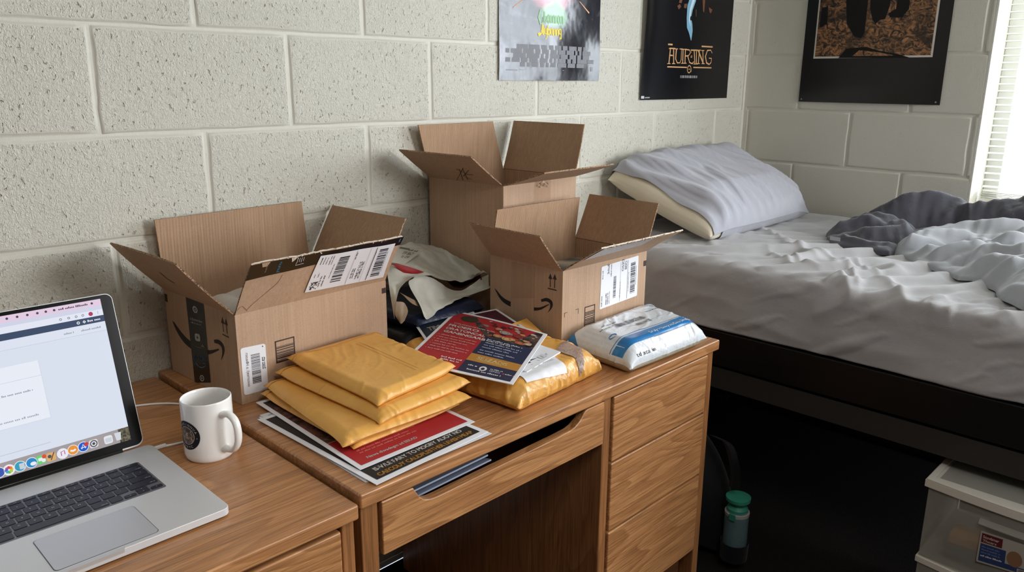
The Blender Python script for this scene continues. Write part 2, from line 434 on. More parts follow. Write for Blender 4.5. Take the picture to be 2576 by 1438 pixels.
def inflate(W, H, n, m, top, bot, p=.0006, steps=160, seed=1, bend=.15, shear=.5, rnd=.001, inner=3, tuck=0):
    """two W x H sheets sewn along their rim and filled; top/bot(u,v) limit the height. returns top, bottom grids"""
    u = np.linspace(0, W, n); v = np.linspace(0, H, m); U, Vv = np.meshgrid(u, v, indexing='ij')
    N = n * m; it = np.arange(N).reshape(n, m); ib = it.copy(); inn = np.zeros((n, m), bool); inn[1:-1, 1:-1] = True
    ib[inn] = N + np.arange(inn.sum()); tot = N + int(inn.sum())
    r = np.random.RandomState(seed)
    uv = np.zeros((tot, 2)); uv[it.ravel()] = np.stack([U.ravel(), Vv.ravel()], 1); uv[ib.ravel()] = np.stack([U.ravel(), Vv.ravel()], 1)
    X = np.zeros((tot, 3)); X[:, :2] = uv
    nz = sines(uv[:, 0], uv[:, 1], .07, seed + 3) * rnd + r.normal(0, rnd * .2, tot)
    ci = ib[inn]; ti = it[inn]
    X[ti, 2] = .002 + nz[ti]; X[ci, 2] = -.002 + nz[ci]
    gs = _groups(it, uv, bend, shear) + _groups(ib, uv, bend, shear)
    tl = top(uv[:, 0] / W, uv[:, 1] / H); bl = -bot(uv[:, 0] / W, uv[:, 1] / H)
    vel = np.zeros_like(X)
    for s_ in range(steps):
        F = np.zeros_like(X)
        for idx, sg in ((it, 1), (ib, -1)):
            g = X[idx]; du = np.zeros_like(g); dv = np.zeros_like(g)
            du[1:-1] = g[2:] - g[:-2]; du[0] = g[1] - g[0]; du[-1] = g[-1] - g[-2]
            dv[:, 1:-1] = g[:, 2:] - g[:, :-2]; dv[:, 0] = g[:, 1] - g[:, 0]; dv[:, -1] = g[:, -1] - g[:, -2]
            nn = np.cross(du, dv); nn /= np.linalg.norm(nn, axis=2, keepdims=True) + 1e-12
            F[idx] += nn * sg * p
        old = X.copy(); X += vel * .9 + F
        for _ in range(inner): _solve(X, gs)
        X[:, 2] = np.clip(X[:, 2], bl - 1e-4, tl + 1e-4)
        X[ti, 2] = np.maximum(X[ti, 2], X[ci, 2] + .0004)
        vel = np.clip(X - old, -.004, .004)
    return X[it], X[ib]
class Bag:
    """an inflated bag placed over a target quad; gives a surface map for labels"""
    def __init__(s, T, B, W, H, quad, z0, tilt=None, post=None):
        s.W, s.H = W, H
        q = [np.asarray(c, float) for c in quad]; zmin = min(B[..., 2].min(), T[..., 2].min())
        cs = [T[0, 0], T[-1, 0], T[-1, -1], T[0, -1]]
        x0 = min(cs[0][0], cs[3][0]); x1 = max(cs[1][0], cs[2][0]); y0 = min(cs[0][1], cs[1][1]); y1 = max(cs[2][1], cs[3][1])
        def place(X):
            a = (X[..., 0:1] - x0) / (x1 - x0); b = (X[..., 1:2] - y0) / (y1 - y0)
            P = q[0] * (1 - a) * (1 - b) + q[1] * a * (1 - b) + q[2] * a * b + q[3] * (1 - a) * b
            P = P.copy(); P[..., 2] += X[..., 2] - zmin + z0
            if post: P = post(P, a[..., 0], b[..., 0])
            return P
        s.T, s.B = place(T), place(B)
        s.flip = np.cross(q[1] - q[0], q[3] - q[0])[2] < 0
    def map(s, u, v, l=0, low=False):
        g = s.B if low else s.T; n, m = g.shape[:2]
        a = min(max(u / s.W, 0), .9999) * (n - 1); b = min(max(v / s.H, 0), .9999) * (m - 1); i, j = int(a), int(b); a -= i; b -= j
        p = g[i, j] * (1 - a) * (1 - b) + g[i + 1, j] * a * (1 - b) + g[i + 1, j + 1] * a * b + g[i, j + 1] * (1 - a) * b
        nn = nrm(np.cross(g[i + 1, j] - g[i, j], g[i, j + 1] - g[i, j]))
        if s.flip: nn = -nn
        return p + nn * l
    def refine(s, k=2):
        s.T, s.B = upsample(s.T, k), upsample(s.B, k)
    def crumple(s, Hh, amp, rot=False):
        N, M_ = s.T.shape[:2]; a, b = np.meshgrid(np.linspace(0, 1, N), np.linspace(0, 1, M_), indexing='ij')
        if rot: a, b = 1 - b, a
        e = np.clip(np.minimum(np.minimum(a, 1 - a), np.minimum(b, 1 - b)) / .03, 0, 1)
        nn = norms(s.T) * (-1 if s.flip else 1); s.T = s.T + nn * (sample(Hh, 1, 1, a, b) * amp * e)[..., None]
    def pleats(s, edges, n, seed, amp=.002, L=(.015, .05), w=(.003, .008), both=True):
        """short creases running in from the sewn rim"""
        r = np.random.RandomState(seed); N, M_ = s.T.shape[:2]
        U, V = np.meshgrid(np.linspace(0, s.W, N), np.linspace(0, s.H, M_), indexing='ij'); D = np.zeros_like(U)
        for k in range(n):
            e = edges[r.randint(len(edges))]; t = r.uniform(.02, .98); l = r.uniform(*L); j = r.normal(0, .35)
            a, d = {'v0': ((t * s.W, 0), (j, 1)), 'v1': ((t * s.W, s.H), (j, -1)), 'u0': ((0, t * s.H), (1, j)), 'u1': ((s.W, t * s.H), (-1, j))}[e]
            b = (a[0] + d[0] * l, a[1] + d[1] * l); c = (a[0] + d[0] * l * .5 + r.normal(0, .002), a[1] + d[1] * l * .5 + r.normal(0, .002))
            q, tt = seg_d(U, V, [a, c, b]); D += r.choice((1, 1, -.7)) * r.uniform(.4, 1) * amp * np.exp(-(q / r.uniform(*w)) ** 1.4) * (1 - tt) ** .6
        nn = norms(s.T) * (-1 if s.flip else 1); s.T = s.T + nn * D[..., None]
        if both: s.B = s.B + nn * D[..., None] * .8
    def mesh(s, g, mt, mb=None):
        g.grid(s.T, mt, flip=s.flip); g.grid(s.B, mb or mt, flip=not s.flip); return g
# ================================================================== THE ROOM
for ch in "ABCDEFGHIJKLMNOPQRSTUVWXYZabcdefghijklmnopqrstuvwxyz0123456789.,:;&/-'!?=+[]<>": glyph(ch)
WY = .04           # face of the left wall
WX = 2.313         # face of the window wall
ZR = [0.015, .222, .429, .636, .843, 1.046, 1.254, 1.460, 1.667, 1.874, 2.081, 2.288, 2.5]
M_WALL = m_wall('painted_block_wall')
M_JOINT = m_wall('smooth_joint_paint', .12, .2)
M_WALLB = m_wall('smooth_painted_block', .26, .35)
M_PLAIN = flat((110, 106, 100), .8, name='wall_paint')
def blocks(g, mat, T, u0, u1, phase, z0=-9, z1=9, B=.4145, seed=0, hole=None):
    """face of painted concrete blocks with tooled joints; T(u,z,d): d metres behind the face"""
    r = np.random.RandomState(seed)
    for k in range(len(ZR) - 1):
        za, zb = max(ZR[k], z0), min(ZR[k + 1], z1)
        if zb - za < .01: continue
        ph = phase + (B / 2 if k % 2 == 0 else 0)
        n0 = math.floor((u0 - ph) / B)
        x = ph + n0 * B
        while x < u1:
            a, b = max(x, u0), min(x + B, u1); x += B
            if b - a < .012: continue
            N1 = max(3, int((b - a) / .022)); N2 = max(3, int((zb - za) / .022))
            rings = []
            for gap, d in ((.0026, .0034), (.0044, .0029), (.0060, .0015), (.0076, .0004), (.0094, 0), (.0125, 0)):
                pts = []
                A_, B_, C_, D_ = a + gap, b - gap, za + gap, zb - gap
                per = [(A_ + (B_ - A_) * i / N1, C_, 0, 1) for i in range(N1)] + [(B_, C_ + (D_ - C_) * i / N2, -1, 0) for i in range(N2)] + \
                      [(B_ - (B_ - A_) * i / N1, D_, 0, -1) for i in range(N1)] + [(A_, D_ - (D_ - C_) * i / N2, 1, 0) for i in range(N2)]
                if not rings: jit = r.normal(0, .0007, len(per)); jit = (jit + np.roll(jit, 1) + np.roll(jit, -1)) * .8
                for i, (p, q, e, f) in enumerate(per):
                    j = jit[i] if .0035 < gap < .011 else 0
                    pts.append(T(p + e * j, q + f * j, d))
                rings.append(pts)
            L = len(rings[0]); vs = [p for rg in rings for p in rg]; fs = []
            for ri in range(len(rings) - 1):
                for i in range(L): fs.append((ri * L + i, ri * L + (i + 1) % L, (ri + 1) * L + (i + 1) % L, (ri + 1) * L + i))
            fs.append(tuple(range((len(rings) - 1) * L, len(rings) * L)))
            NJ = L * (len(rings) - 2)
            k0 = len(g.f); g.add(vs, fs, mat, True); jm = g.mi(M_JOINT)
            for q in range(k0, k0 + NJ): g.m[q] = jm
    zz0, zz1 = max(z0, 0), min(z1, 2.5)
    g.add([T(u0, zz0, .0034), T(u1, zz0, .0034), T(u1, zz1, .0034), T(u0, zz1, .0034)], [(0, 1, 2, 3)], M_JOINT)
RX0, RY0 = -2.6, -4.0     # far ends of the room behind the camera
g = G(); blocks(g, M_WALL, lambda u, z, d: A(u, WY + d, z), RX0, WX, -.1885 - .2, seed=3)
# phase: joints at x=-.198+n*.4145 between 1.046 and 1.254
g = G(); blocks(g, M_WALL, lambda u, z, d: A(u, WY + d, z), RX0, WX, .0165, seed=3)
g.box(RX0, WX + .2, WY + .006, WY + .15, 0, 2.5, M_PLAIN)
struct(g.build('wall_left', sharp=60))
WIN_Y0, WIN_Y1, WIN_Z0, WIN_Z1 = -2.15, -.842, .935, 2.2
g = G()
Tb = lambda u, z, d: A(WX + d, -u, z)
g2 = lambda a, b, za, zb, sd: blocks(g, M_WALLB, Tb, a, b, .402 - .4145, za, zb, seed=sd)
g2(-WY, -WIN_Y1, -1, 3, 5); g2(-WIN_Y1, -WIN_Y0, -1, WIN_Z0, 6); g2(-WIN_Y1, -WIN_Y0, WIN_Z1, 3, 7); g2(-WIN_Y0, -RY0, -1, 3, 8)
D_ = .135
for a, b, c, d in ((WIN_Y1, WY, 0, 2.5), (RY0, WIN_Y0, 0, 2.5), (WIN_Y0, WIN_Y1, 0, WIN_Z0), (WIN_Y0, WIN_Y1, WIN_Z1, 2.5)):
    g.box(WX + .0036, WX + .2, a, b, c, d, M_WALLB)
g.prism([(WX + .0004, WIN_Y1), (WX + .005, WIN_Y1), (WX + .005, WIN_Y1 + .0105), (WX + .0004, WIN_Y1 + .0105), (WX - .0004, WIN_Y1 + .005)], WIN_Z0, WIN_Z1, M_WALLB, lambda u, v, w: A(u, v, w))
struct(g.build('wall_back', sharp=60))
g = G(); g.prism([(WX - .0125, WY + .003), (WX - .0125, WY - .0003), (WX - .003, WY - .0012), (WX - .0012, WY - .003), (WX - .0003, WY - .0125), (WX + .003, WY - .0125), (WX + .003, WY + .003)], 0, 2.5, M_WALLB, lambda u, v, w: A(u, v, w)); o = g.build('trim_1'); struct(o)
g = G(); g.box(RX0 - .1, RX0, RY0, WY, 0, 2.5, M_PLAIN); struct(g.build('wall_front'))
g = G(); g.box(RX0, WX, RY0 - .1, RY0, 0, 2.5, M_PLAIN); struct(g.build('wall_right'))
g = G(); g.box(RX0, WX, RY0, WY, 2.5, 2.6, flat((190, 186, 178), .9, name='ceiling_paint')); g.box(-.82, -.08, -2.47, -1.73, 2.455, 2.5, flat((230, 228, 222), .6, name='added_lamp_housing')); struct(g.build('ceiling'))  # housing slab is added to go with the overhead fill, no fixture seen
nt = NT('dark_carpet'); c = nt.coord(); nn = noise(nt, c, 300, 3)
nt.P(Base__Color=nt.mix(nn, lin((26, 25, 26)), lin((44, 42, 41))), Roughness=1, Specular__IOR__Level=.1, Normal=nt.bump(nn, .004))
g = G(); g.box(RX0, WX, RY0, WY, -.05, 0, nt.m); struct(g.build('floor'))

# window in the back wall
M_FRAME = flat((196, 196, 192), .4, name='window_frame_finish')
ntg = NT('window_glass'); ntg.P(Base__Color=(1, 1, 1, 1), Roughness=0, Transmission__Weight=1, IOR=1.02, Alpha=.12)
w = bpy.data.objects.new('window_1', None); COL.objects.link(w); w.location = (WX + .15, -1.5, WIN_Z0); struct(w)
g = G(); fx0, fx1 = WX + .15, WX + .2
for a, b, c, d in ((WIN_Y1 - .05, WIN_Y1, WIN_Z0, WIN_Z1), (WIN_Y0, WIN_Y0 + .05, WIN_Z0, WIN_Z1), (WIN_Y0, WIN_Y1, WIN_Z0, WIN_Z0 + .05), (WIN_Y0, WIN_Y1, WIN_Z1 - .05, WIN_Z1), (-1.52, -1.47, WIN_Z0, WIN_Z1)):
    g.box(fx0, fx1, a, b, c, d, M_FRAME)
g.build('window_frame', w, bevel=.003)
g = G(); g.box(fx0 + .02, fx0 + .024, WIN_Y0 + .05, WIN_Y1 - .05, WIN_Z0 + .05, WIN_Z1 - .05, ntg.m); g.build('window_pane', w)
w2_ = bpy.data.objects.new('added_window', None); COL.objects.link(w2_); w2_.location = (1.75, RY0 + .03, 1.5); struct(w2_)  # added unseen window on the right wall, gives the side fill a place
g = G()
for a, b, c, d in ((1.12, 1.18, .88, 2.18), (2.22, 2.28, .88, 2.18), (1.12, 2.28, .86, .92), (1.12, 2.28, 2.14, 2.2)): g.box(a, b, RY0, RY0 + .06, c, d, M_FRAME)
g.build('window_frame', w2_, bevel=.003)  # frame of the added window
# blind: slats, ladder cords, rails
M_SLAT = flat((236, 234, 222), .45, name='blind_slat', Subsurface__Weight=0)
bl = thing('window_blind', 'white horizontal slatted blind hanging in the bright window', 'blind', (WX + .075, -1.5, 1.0))
g = G(); by0, by1 = WIN_Y0 + .02, WIN_Y1 - .014; bx = WX + .088
nsl = 0; z = 1.012
while z < 2.12:
    rows = []
    for t in range(5):
        q = (t / 4 - .5); xx = bx + q * .025; zz = z + .0022 * (1 - 4 * q * q) + q * .004
        rows.append([A(xx, by0, zz), A(xx, by1, zz)])
    P0 = np.array(rows); g.grid(P0, M_SLAT); g.grid(P0 - A(0, 0, .0006), M_SLAT, flip=True)
    z += .0232
g.build('slats', bl)
g = G(); g.box(bx - .014, bx + .014, by0, by1, .955, .972, M_SLAT)
for k in range(5): g.box(bx - .0125, bx + .0125, by0, by1, .9755 + .0055 * k, .9768 + .0055 * k, M_SLAT)
g.build('bottom_rail', bl, bevel=.001)
g = G(); g.box(bx - .02, bx + .02, by0, by1, 2.14, 2.19, M_SLAT); g.build('head_rail', bl, bevel=.002)
for yy in (-.95, -1.5, -2.05):
    g = G()
    for dx in (-.013, .013): g.tube([(bx + dx, yy, .97), (bx + dx, yy, 2.14)], .0007, M_SLAT, 6)
    g.build('ladder_cord', bl)

# ---------------------------------------------------------------- posters
def poster_map(plane, x0, z0, W, H, bulge):
    """plane 'y': on the left wall; 'x': on the back wall"""
    def f(u, v, l=0):
        b = bulge(u / W, v / H) + l
        return A(x0 + u, WY - .002 - b, z0 + v) if plane == 'y' else A(WX - .002 - b, x0 - u, z0 + v)
    return f
def poster_sheet(g, mp, W, H, mt, n=48, m=60):
    for l, fl, mm in ((0, False, mt), (-.0004, True, ink(232, 232, 230))):
        Pt = np.array([[mp(W * i / n, H * j / m, l) for j in range(m + 1)] for i in range(n + 1)]); g.grid(Pt, mm, flip=fl)
# 1: smoky grey poster
px0, pz0 = .885, 1.361
nt = NT('smoky_poster_print'); tc = nt.n('ShaderNodeTexCoord'); c = nt.n('ShaderNodeMapping', Vector=tc.outputs['Object'], Scale=(1, 1, 1))
n1 = noise(nt, c, 4.2, 5, .55, 1.2); n2 = noise(nt, nt.coord((2.5, 1, .8)), 5, 4, .5, 2)
sm = nt.ramp(nt.math('ADD', nt.math('MULTIPLY', n1, .6), nt.math('MULTIPLY', n2, .4)), [(.36, lin((28, 30, 36))), (.52, lin((58, 58, 66))), (.68, lin((136, 136, 148)))])
def blob(cx, cz, rx, rz, col, base, soft=.6):
    sp = nt.n('ShaderNodeSeparateXYZ', Vector=tc.outputs['Object'])
    a = nt.math('DIVIDE', nt.math('SUBTRACT', sp.outputs[0], cx), rx); b = nt.math('DIVIDE', nt.math('SUBTRACT', sp.outputs[2], cz), rz)
    d = nt.math('ADD', nt.math('MULTIPLY', a, a), nt.math('MULTIPLY', b, b))
    d2 = nt.math('ADD', d, nt.math('MULTIPLY', nt.math('SUBTRACT', n1, .5), 2.2))
    f = nt.ramp(d2, [(.25, (1, 1, 1, 1)), (1.0, (0, 0, 0, 1))])
    return nt.mix(f, base, lin(col))
cc = blob(px0 + .43, pz0, .13, .9, (30, 32, 40), sm)
cc = blob(px0 + .22, pz0 + .245, .10, .055, (206, 128, 144), cc)
cc = blob(px0 + .235, pz0 + .27, .06, .06, (176, 160, 166), cc)
cc = blob(px0 + .225, pz0 + .185, .065, .04, (126, 186, 136), cc)
nt.P(Base__Color=cc, Roughness=.16, Specular__IOR__Level=.6, Normal=nt.bump(noise(nt, c, 9, 3), .006, .5))
PW, PH = .452, .62; px0, pz0 = .885, 1.361
bg = lambda a, b: .002 + .010 * math.exp(-((b - .1) / .12) ** 2) * (.5 + .5 * math.cos(a * 9 + 2)) + .007 * math.sin(a * PI) * math.exp(-((b - .35) / .3) ** 2)
mp = poster_map('y', px0, pz0, PW, PH, bg)
def W2(px, py): q = ony(px, py, WY - .006); return q[0] - px0, q[2] - pz0
g = G(); poster_sheet(g, mp, PW, PH, nt.m)
s_ = ink(150, 152, 158)
for k, (a, b, y) in enumerate(((1300, 1476, 112), (1272, 1495, 123), (1292, 1485, 135), (1272, 1495, 146), (1308, 1470, 158))):
    u0, v0 = W2(a, y + 9 + (a - 1272) * .02); u1, _ = W2(b, y)
    x = u0; rr = random.Random(k)
    while x < u1 - .01:
        ww = rr.uniform(.012, .05); ww = min(ww, u1 - x); j = x
        while j < x + ww - .004: g.rect(mp, j, v0, j + .0032, v0 + .0125, s_, .0007); j += .0040
        x += ww + .005
u0, v0 = W2(1354, 92)
cG, cY = ink(168, 214, 170), ink(240, 218, 96)
# tall narrow blackletter-like strokes
def black_letter(mp, u, v, h, pat, m):
    for ch in pat:
        w = h * .40
        if ch == '|': g.stroke(mp, [(u, v), (u + .001, v + h * .1), (u, v + h * .9), (u + .003, v + h)], [.002, .006, .006, .002], m, .0008); u += w
        elif ch == 'n':
            g.stroke(mp, [(u, v), (u, v + h * .85), (u + w * .5, v + h), (u + w, v + h * .8), (u + w, v)], [.005, .006, .003, .006, .005], m, .0008); u += w * 1.6
        elif ch == 'o': g.stroke(mp, [(u, v + h * .2), (u, v + h * .8), (u + w * .5, v + h), (u + w, v + h * .8), (u + w, v + h * .2), (u + w * .5, v), (u, v + h * .2)], .005, m, .0008); u += w * 1.6
        elif ch == 'b': g.stroke(mp, [(u, v + h * 1.4), (u, v + h * .1), (u + w * .5, v), (u + w, v + h * .3), (u + w, v + h * .8), (u, v + h * .7)], .005, m, .0008); u += w * 1.6
        elif ch == 'y': g.stroke(mp, [(u, v + h), (u, v + h * .25), (u + w, v + h * .1), (u + w, v + h), (u + w, v - h * .3), (u, v - h * .55)], [.006, .006, .004, .006, .005, .002], m, .0008); u += w * 1.6
        elif ch == 'g': g.stroke(mp, [(u + w, v + h), (u, v + h * .9), (u, v + h * .3), (u + w, v + h * .25), (u + w, v + h * .95), (u + w, v - h * .4), (u, v - h * .45), (u + w * .4, v - h * .15)], .0048, m, .0008); u += w * 1.6
        elif ch == 'A': g.stroke(mp, [(u - .012, v), (u + .003, v + h * .25), (u + w * .9, v + h * 1.5), (u + w * 1.1, v + h * 1.4), (u + w * 1.25, v)], [.012, .005, .006, .008, .008], m, .0008); g.stroke(mp, [(u, v + h * .5), (u + w * 1.2, v + h * .55)], .004, m, .0009); u += w * 2.1
        elif ch == 'G': g.stroke(mp, [(u + w * 1.4, v + h * 1.6), (u + w * .3, v + h * 1.5), (u - .004, v + h * .6), (u + w * .4, v - h * .25), (u + w * 1.5, v), (u + w * 1.5, v + h * .7)], [.003, .006, .009, .007, .005, .003], m, .0008); u += w * 2.2
black_letter(mp, u0 + .004, v0 + .005, .020, 'Aybnnng', cY)
black_letter(mp, u0 + .0, v0 + .040, .022, 'Gbo|n|on', cG)
for a, b in (((1290, 18), (1314, 0)), ((1456, 4), (1481, 33))):
    g.stroke(mp, [W2(*a), W2(*b)], [.002, .0045] if a[0] > 1400 else [.003, .002], ink(232, 178, 140), .0008)
a, b = W2(1274, 177); g.rect(mp, a, b, a + .045, b + .003, s_, .0008); a, b = W2(1307, 176); g.rect(mp, a, b, a + .19, b + .0016, s_, .0008)
a, b = W2(1485, 180); g.poly(mp, [(a, b), (a + .008, b + .001), (a + .01, b + .014), (a - .001, b + .014)], s_, .0008)
po = g.build('smoky_poster'); tag(po, 'glossy smoky grey film poster with yellow and green lettering on block wall', 'poster')
# 2: black poster
nt = NT('black_poster_print'); c = nt.coord()
nt.P(Base__Color=nt.mix(noise(nt, c, 1.5, 2), lin((9, 11, 20)), lin((15, 15, 16))), Roughness=.26, Specular__IOR__Level=.4, Normal=nt.bump(noise(nt, c, 6, 3), .006, .4))
PW, PH = .598, .66; px0, pz0 = 1.571, 1.297
bg = lambda a, b: .002 + .014 * math.exp(-(a / .07) ** 2) * math.exp(-((b - .5) / .35) ** 2) + .004 * math.sin(a * 5)
mp = poster_map('y', px0, pz0, PW, PH, bg)
g = G(); poster_sheet(g, mp, PW, PH, nt.m)
gd = ink(204, 160, 112); L_ = .0008
def line(a, b, w, m=gd): g.stroke(mp, [W2(*a), W2(*b)], w, m, L_)
line((1679, 111.5), (1795, 118), .0055); line((1677, 168), (1727, 169.5), .0045); line((1744, 169.5), (1792, 170.5), .0045)
def seg(pts, w=.0045): g.stroke(mp, [W2(*p) for p in pts], w, gd, L_)
def serif(x, y, k=4): seg([(x - k, y), (x + k, y)], .003)
for x0_, x1_, yt, yb in ((1685, 1681, 122, 160), (1693, 1693, 122, 160), (1717, 1716, 124, 159), (1723, 1722, 124, 159), (1746, 1748, 127, 161), (1752, 1752, 127, 161), (1760, 1757, 126, 160), (1769, 1770, 127, 160)):
    seg([(x0_, yt), (x1_, yb)], .006); serif(x0_, yt); serif(x1_, yb)
seg([(1683, 121.5), (1697, 122)]); seg([(1684, 139), (1691, 139.5)]); serif(1700, 123); serif(1712, 123)
seg([(1700, 123), (1698, 148), (1702, 158), (1709, 158), (1712, 150), (1713, 123)], [.007, .006, .005, .004, .004, .003])
seg([(1723, 124), (1734, 126), (1736, 133), (1731, 140), (1722, 141)], .0045); seg([(1729, 141), (1734, 157), (1741, 160), (1745, 155)], .005)
seg([(1738, 132), (1737, 126), (1754, 126), (1757, 128)], .0045); seg([(1757, 127), (1770, 159)], .0075)
seg([(1794, 134), (1790, 126), (1781, 127), (1776, 142), (1779, 158), (1786, 162), (1791, 157), (1792, 147), (1785, 146)], [.003, .004, .006, .008, .007, .005, .005, .005, .003])
seg([(1738, 140), (1737, 144), (1740, 144), (1740, 139)], .004)
cx, cy = W2(1733, 174); g.ring(mp, cx, cy, .011, .0145, gd, L_); g.rect(mp, cx - .005, cy - .0015, cx + .005, cy + .0015, gd, L_)
seg([(1738, 181), (1738, 172)], .003)
g.bars(mp, W2(1710, 196)[0], W2(1710, 196)[1], W2(1755, 196)[0], W2(1710, 189.5)[1], ink(170, 170, 176), L_, 4, unit=.0022)
a, b = W2(1612, 248); g.rect(mp, a, b, a + .018, b + .009, ink(200, 200, 205), L_); g.rect(mp, a + .022, b + .001, a + .052, b + .005, ink(160, 160, 165), L_)
bs = [(1752, -160), (1748, -110), (1738, -60), (1740, -30), (1742, 0), (1735, 20), (1732, 45), (1734, 65), (1737, 80), (1738, 102)]
g.stroke(mp, [W2(*p) for p in bs], [.02, .045, .05, .05, .045, .04, .03, .038, .026, .002], ink(126, 178, 206), L_)
g.stroke(mp, [W2(*p) for p in [(1743, -30), (1744, 0), (1736, 25), (1733, 50), (1736, 66)]], [.02, .016, .012, .008, .002], ink(205, 228, 238), L_ * 1.5)
g.disc(mp, *W2(1737.5, 46), .0075, ink(12, 14, 20), L_ * 2)
for p in ([(1708, 0), (1715, 0), (1713, 8), (1706, 7)], [(1702, 15), (1709, 10), (1712, 17), (1706, 24)], [(1720, 10), (1728, 9), (1725, 21), (1719, 20)], [(1768, 0), (1775, 0), (1772, 32), (1769, 28)], [(1784, 18), (1794, 24), (1790, 34), (1786, 30)], [(1750, 24), (1752, 24), (1751, 42), (1750, 42)]):
    g.poly(mp, [W2(*q) for q in p], ink(112, 72, 52), L_)
po = g.build('black_poster'); tag(po, 'black film poster with gold capital lettering and pale blue streak on block wall', 'poster')
# 3: black poster with framed autumn picture
nt = NT('matte_black_print'); c = nt.coord()
nt.P(Base__Color=lin((23, 22, 23)), Roughness=.3, Specular__IOR__Level=.45, Normal=nt.bump(noise(nt, c, 7, 3), .005, .4))
px0, pz0 = -.195, 1.287; PW, PH = .512, .66
bg = lambda a, b: .003 + .006 * math.exp(-((b - .08) / .1) ** 2) * math.sin(a * PI) + .004 * math.sin(a * 3)
mp = poster_map('x', px0, pz0, PW, PH, bg)
def W3(px, py): q = onx(px, py, WX - .006); return px0 - q[1], q[2] - pz0
g = G(); poster_sheet(g, mp, PW, PH, nt.m)
nt = NT('leafy_print'); c = nt.coord((1, 1, 1.4)); v = nt.n('ShaderNodeTexVoronoi', Vector=c, Scale=60, _feature='DISTANCE_TO_EDGE'); n1 = noise(nt, c, 28, 5, .7, 2.5); n2 = noise(nt, c, 7, 3, .6, 1)
f = nt.math('MULTIPLY', nt.ramp(n1, [(.42, (0, 0, 0, 1)), (.62, (1, 1, 1, 1))]), nt.ramp(n2, [(.34, (.1, .1, .1, 1)), (.5, (1, 1, 1, 1))]))
nt.P(Base__Color=nt.mix(f, lin((30, 23, 18)), lin((176, 126, 82))), Roughness=.35)
M_LEAF = nt.m
(a0, b0), (a1, b1) = W3(2048, 148), W3(2344, 143); bm = (b0 + b1) / 2
g.rect(mp, a0 - .003, bm, a1 + .003, PH - .05, ink(214, 208, 196), .001, 12, 12)
g.rect(mp, a0 + .003, bm + .007, a1 - .004, PH - .057, M_LEAF, .0016, 12, 12)
bk = ink(16, 15, 16)
for p in ([(2126, -230), (2206, -230), (2184, 14), (2180, 50), (2176, 82), (2168, 96), (2150, 92), (2131, 60), (2130, 10)],
          [(2206, -230), (2270, -230), (2240, 14), (2228, 48), (2216, 50), (2204, 60), (2196, 50), (2190, 20)],
          [(2280, -200), (2310, -200), (2288, 22), (2270, 44), (2240, 44), (2236, 34), (2256, 22)],
          [(2110, 146), (2130, 122), (2180, 118), (2215, 128), (2260, 136), (2290, 145)],
          [(2062, 70), (2068, 20), (2084, 16), (2082, 60)]):
    g.poly(mp, [W3(*q) for q in p], bk, .0022)
for x, y in ((2016, 249), (2354, 257)): g.disc(mp, *W3(x, y), .003, ink(150, 150, 150), .001)
po = g.build('framed_picture_poster'); tag(po, 'black-bordered poster of an autumn leaf scene on the wall beside the window', 'poster')
# ================================================================== DESKS
ZD = .757; Z2 = .746
M_WX, M_WZ, M_WY = m_wood('oak_along', 'x'), m_wood('oak_upright', 'z', (178, 122, 76), (134, 86, 48)), m_wood('oak_deep', 'y')
M_WTOP = m_wood('oak_top', 'x', (208, 150, 98), (158, 104, 62))
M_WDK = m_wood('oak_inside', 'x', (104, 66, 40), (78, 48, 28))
dk = thing('desk', 'long oak-veneer desk with three stacked drawers at right carrying all the parcels', 'desk', (.39, -.35, 0))
def wbox(par, name, x0, x1, y0, y1, z0, z1, m, bev=.0025, lab=None):
    g = G(); g.box(x0, x1, y0, y1, z0, z1, m); o = g.build(name, par, bevel=bev)
    if lab: o['label'] = lab
    return o
wbox(dk, 'desk_top', -.136, .914, -.702, .0385, .731, ZD, M_WTOP, .004)
wbox(dk, 'side_panel', -.132, -.1, -.695, 0, 0, .7305, M_WZ); wbox(dk, 'side_panel', .870, .898, -.695, 0, 0, .7305, M_WZ)
wbox(dk, 'side_panel', .468, .4935, -.695, 0, 0, .7305, M_WZ)
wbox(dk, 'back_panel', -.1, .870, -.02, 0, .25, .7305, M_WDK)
for a, b in ((.5805, .7285), (.4145, .5765), (.2, .4105)):
    wbox(dk, 'drawer', .4965, .8675, -.7, -.02, a, b, M_WX, .0035)
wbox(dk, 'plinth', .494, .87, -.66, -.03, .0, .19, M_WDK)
# wide pencil drawer with a scooped finger slot
pd = G(); x0, x1 = -.096, .4645
out = [(x0, .634), (x1, .634), (x1, .7285), (.409, .7285), (.404, .727), (.398, .722), (.388, .711), (.372, .7025), (.355, .699), (.32, .6975)]
out += [(.02, .6935), (.004, .694), (-.010, .698), (-.020, .707), (-.028, .720), (-.032, .727), (-.036, .7285), (x0, .7285)]
pd.prism(out, -.7, -.681, M_WX, lambda u, v, w: A(u, w, v)); drw = pd.build('pencil_drawer', dk, bevel=.0025)
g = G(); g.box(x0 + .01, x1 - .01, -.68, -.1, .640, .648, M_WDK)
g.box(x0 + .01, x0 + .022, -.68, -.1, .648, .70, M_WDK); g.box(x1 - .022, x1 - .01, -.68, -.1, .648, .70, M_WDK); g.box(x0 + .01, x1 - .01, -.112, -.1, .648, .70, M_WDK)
g.build('drawer_tray', drw)
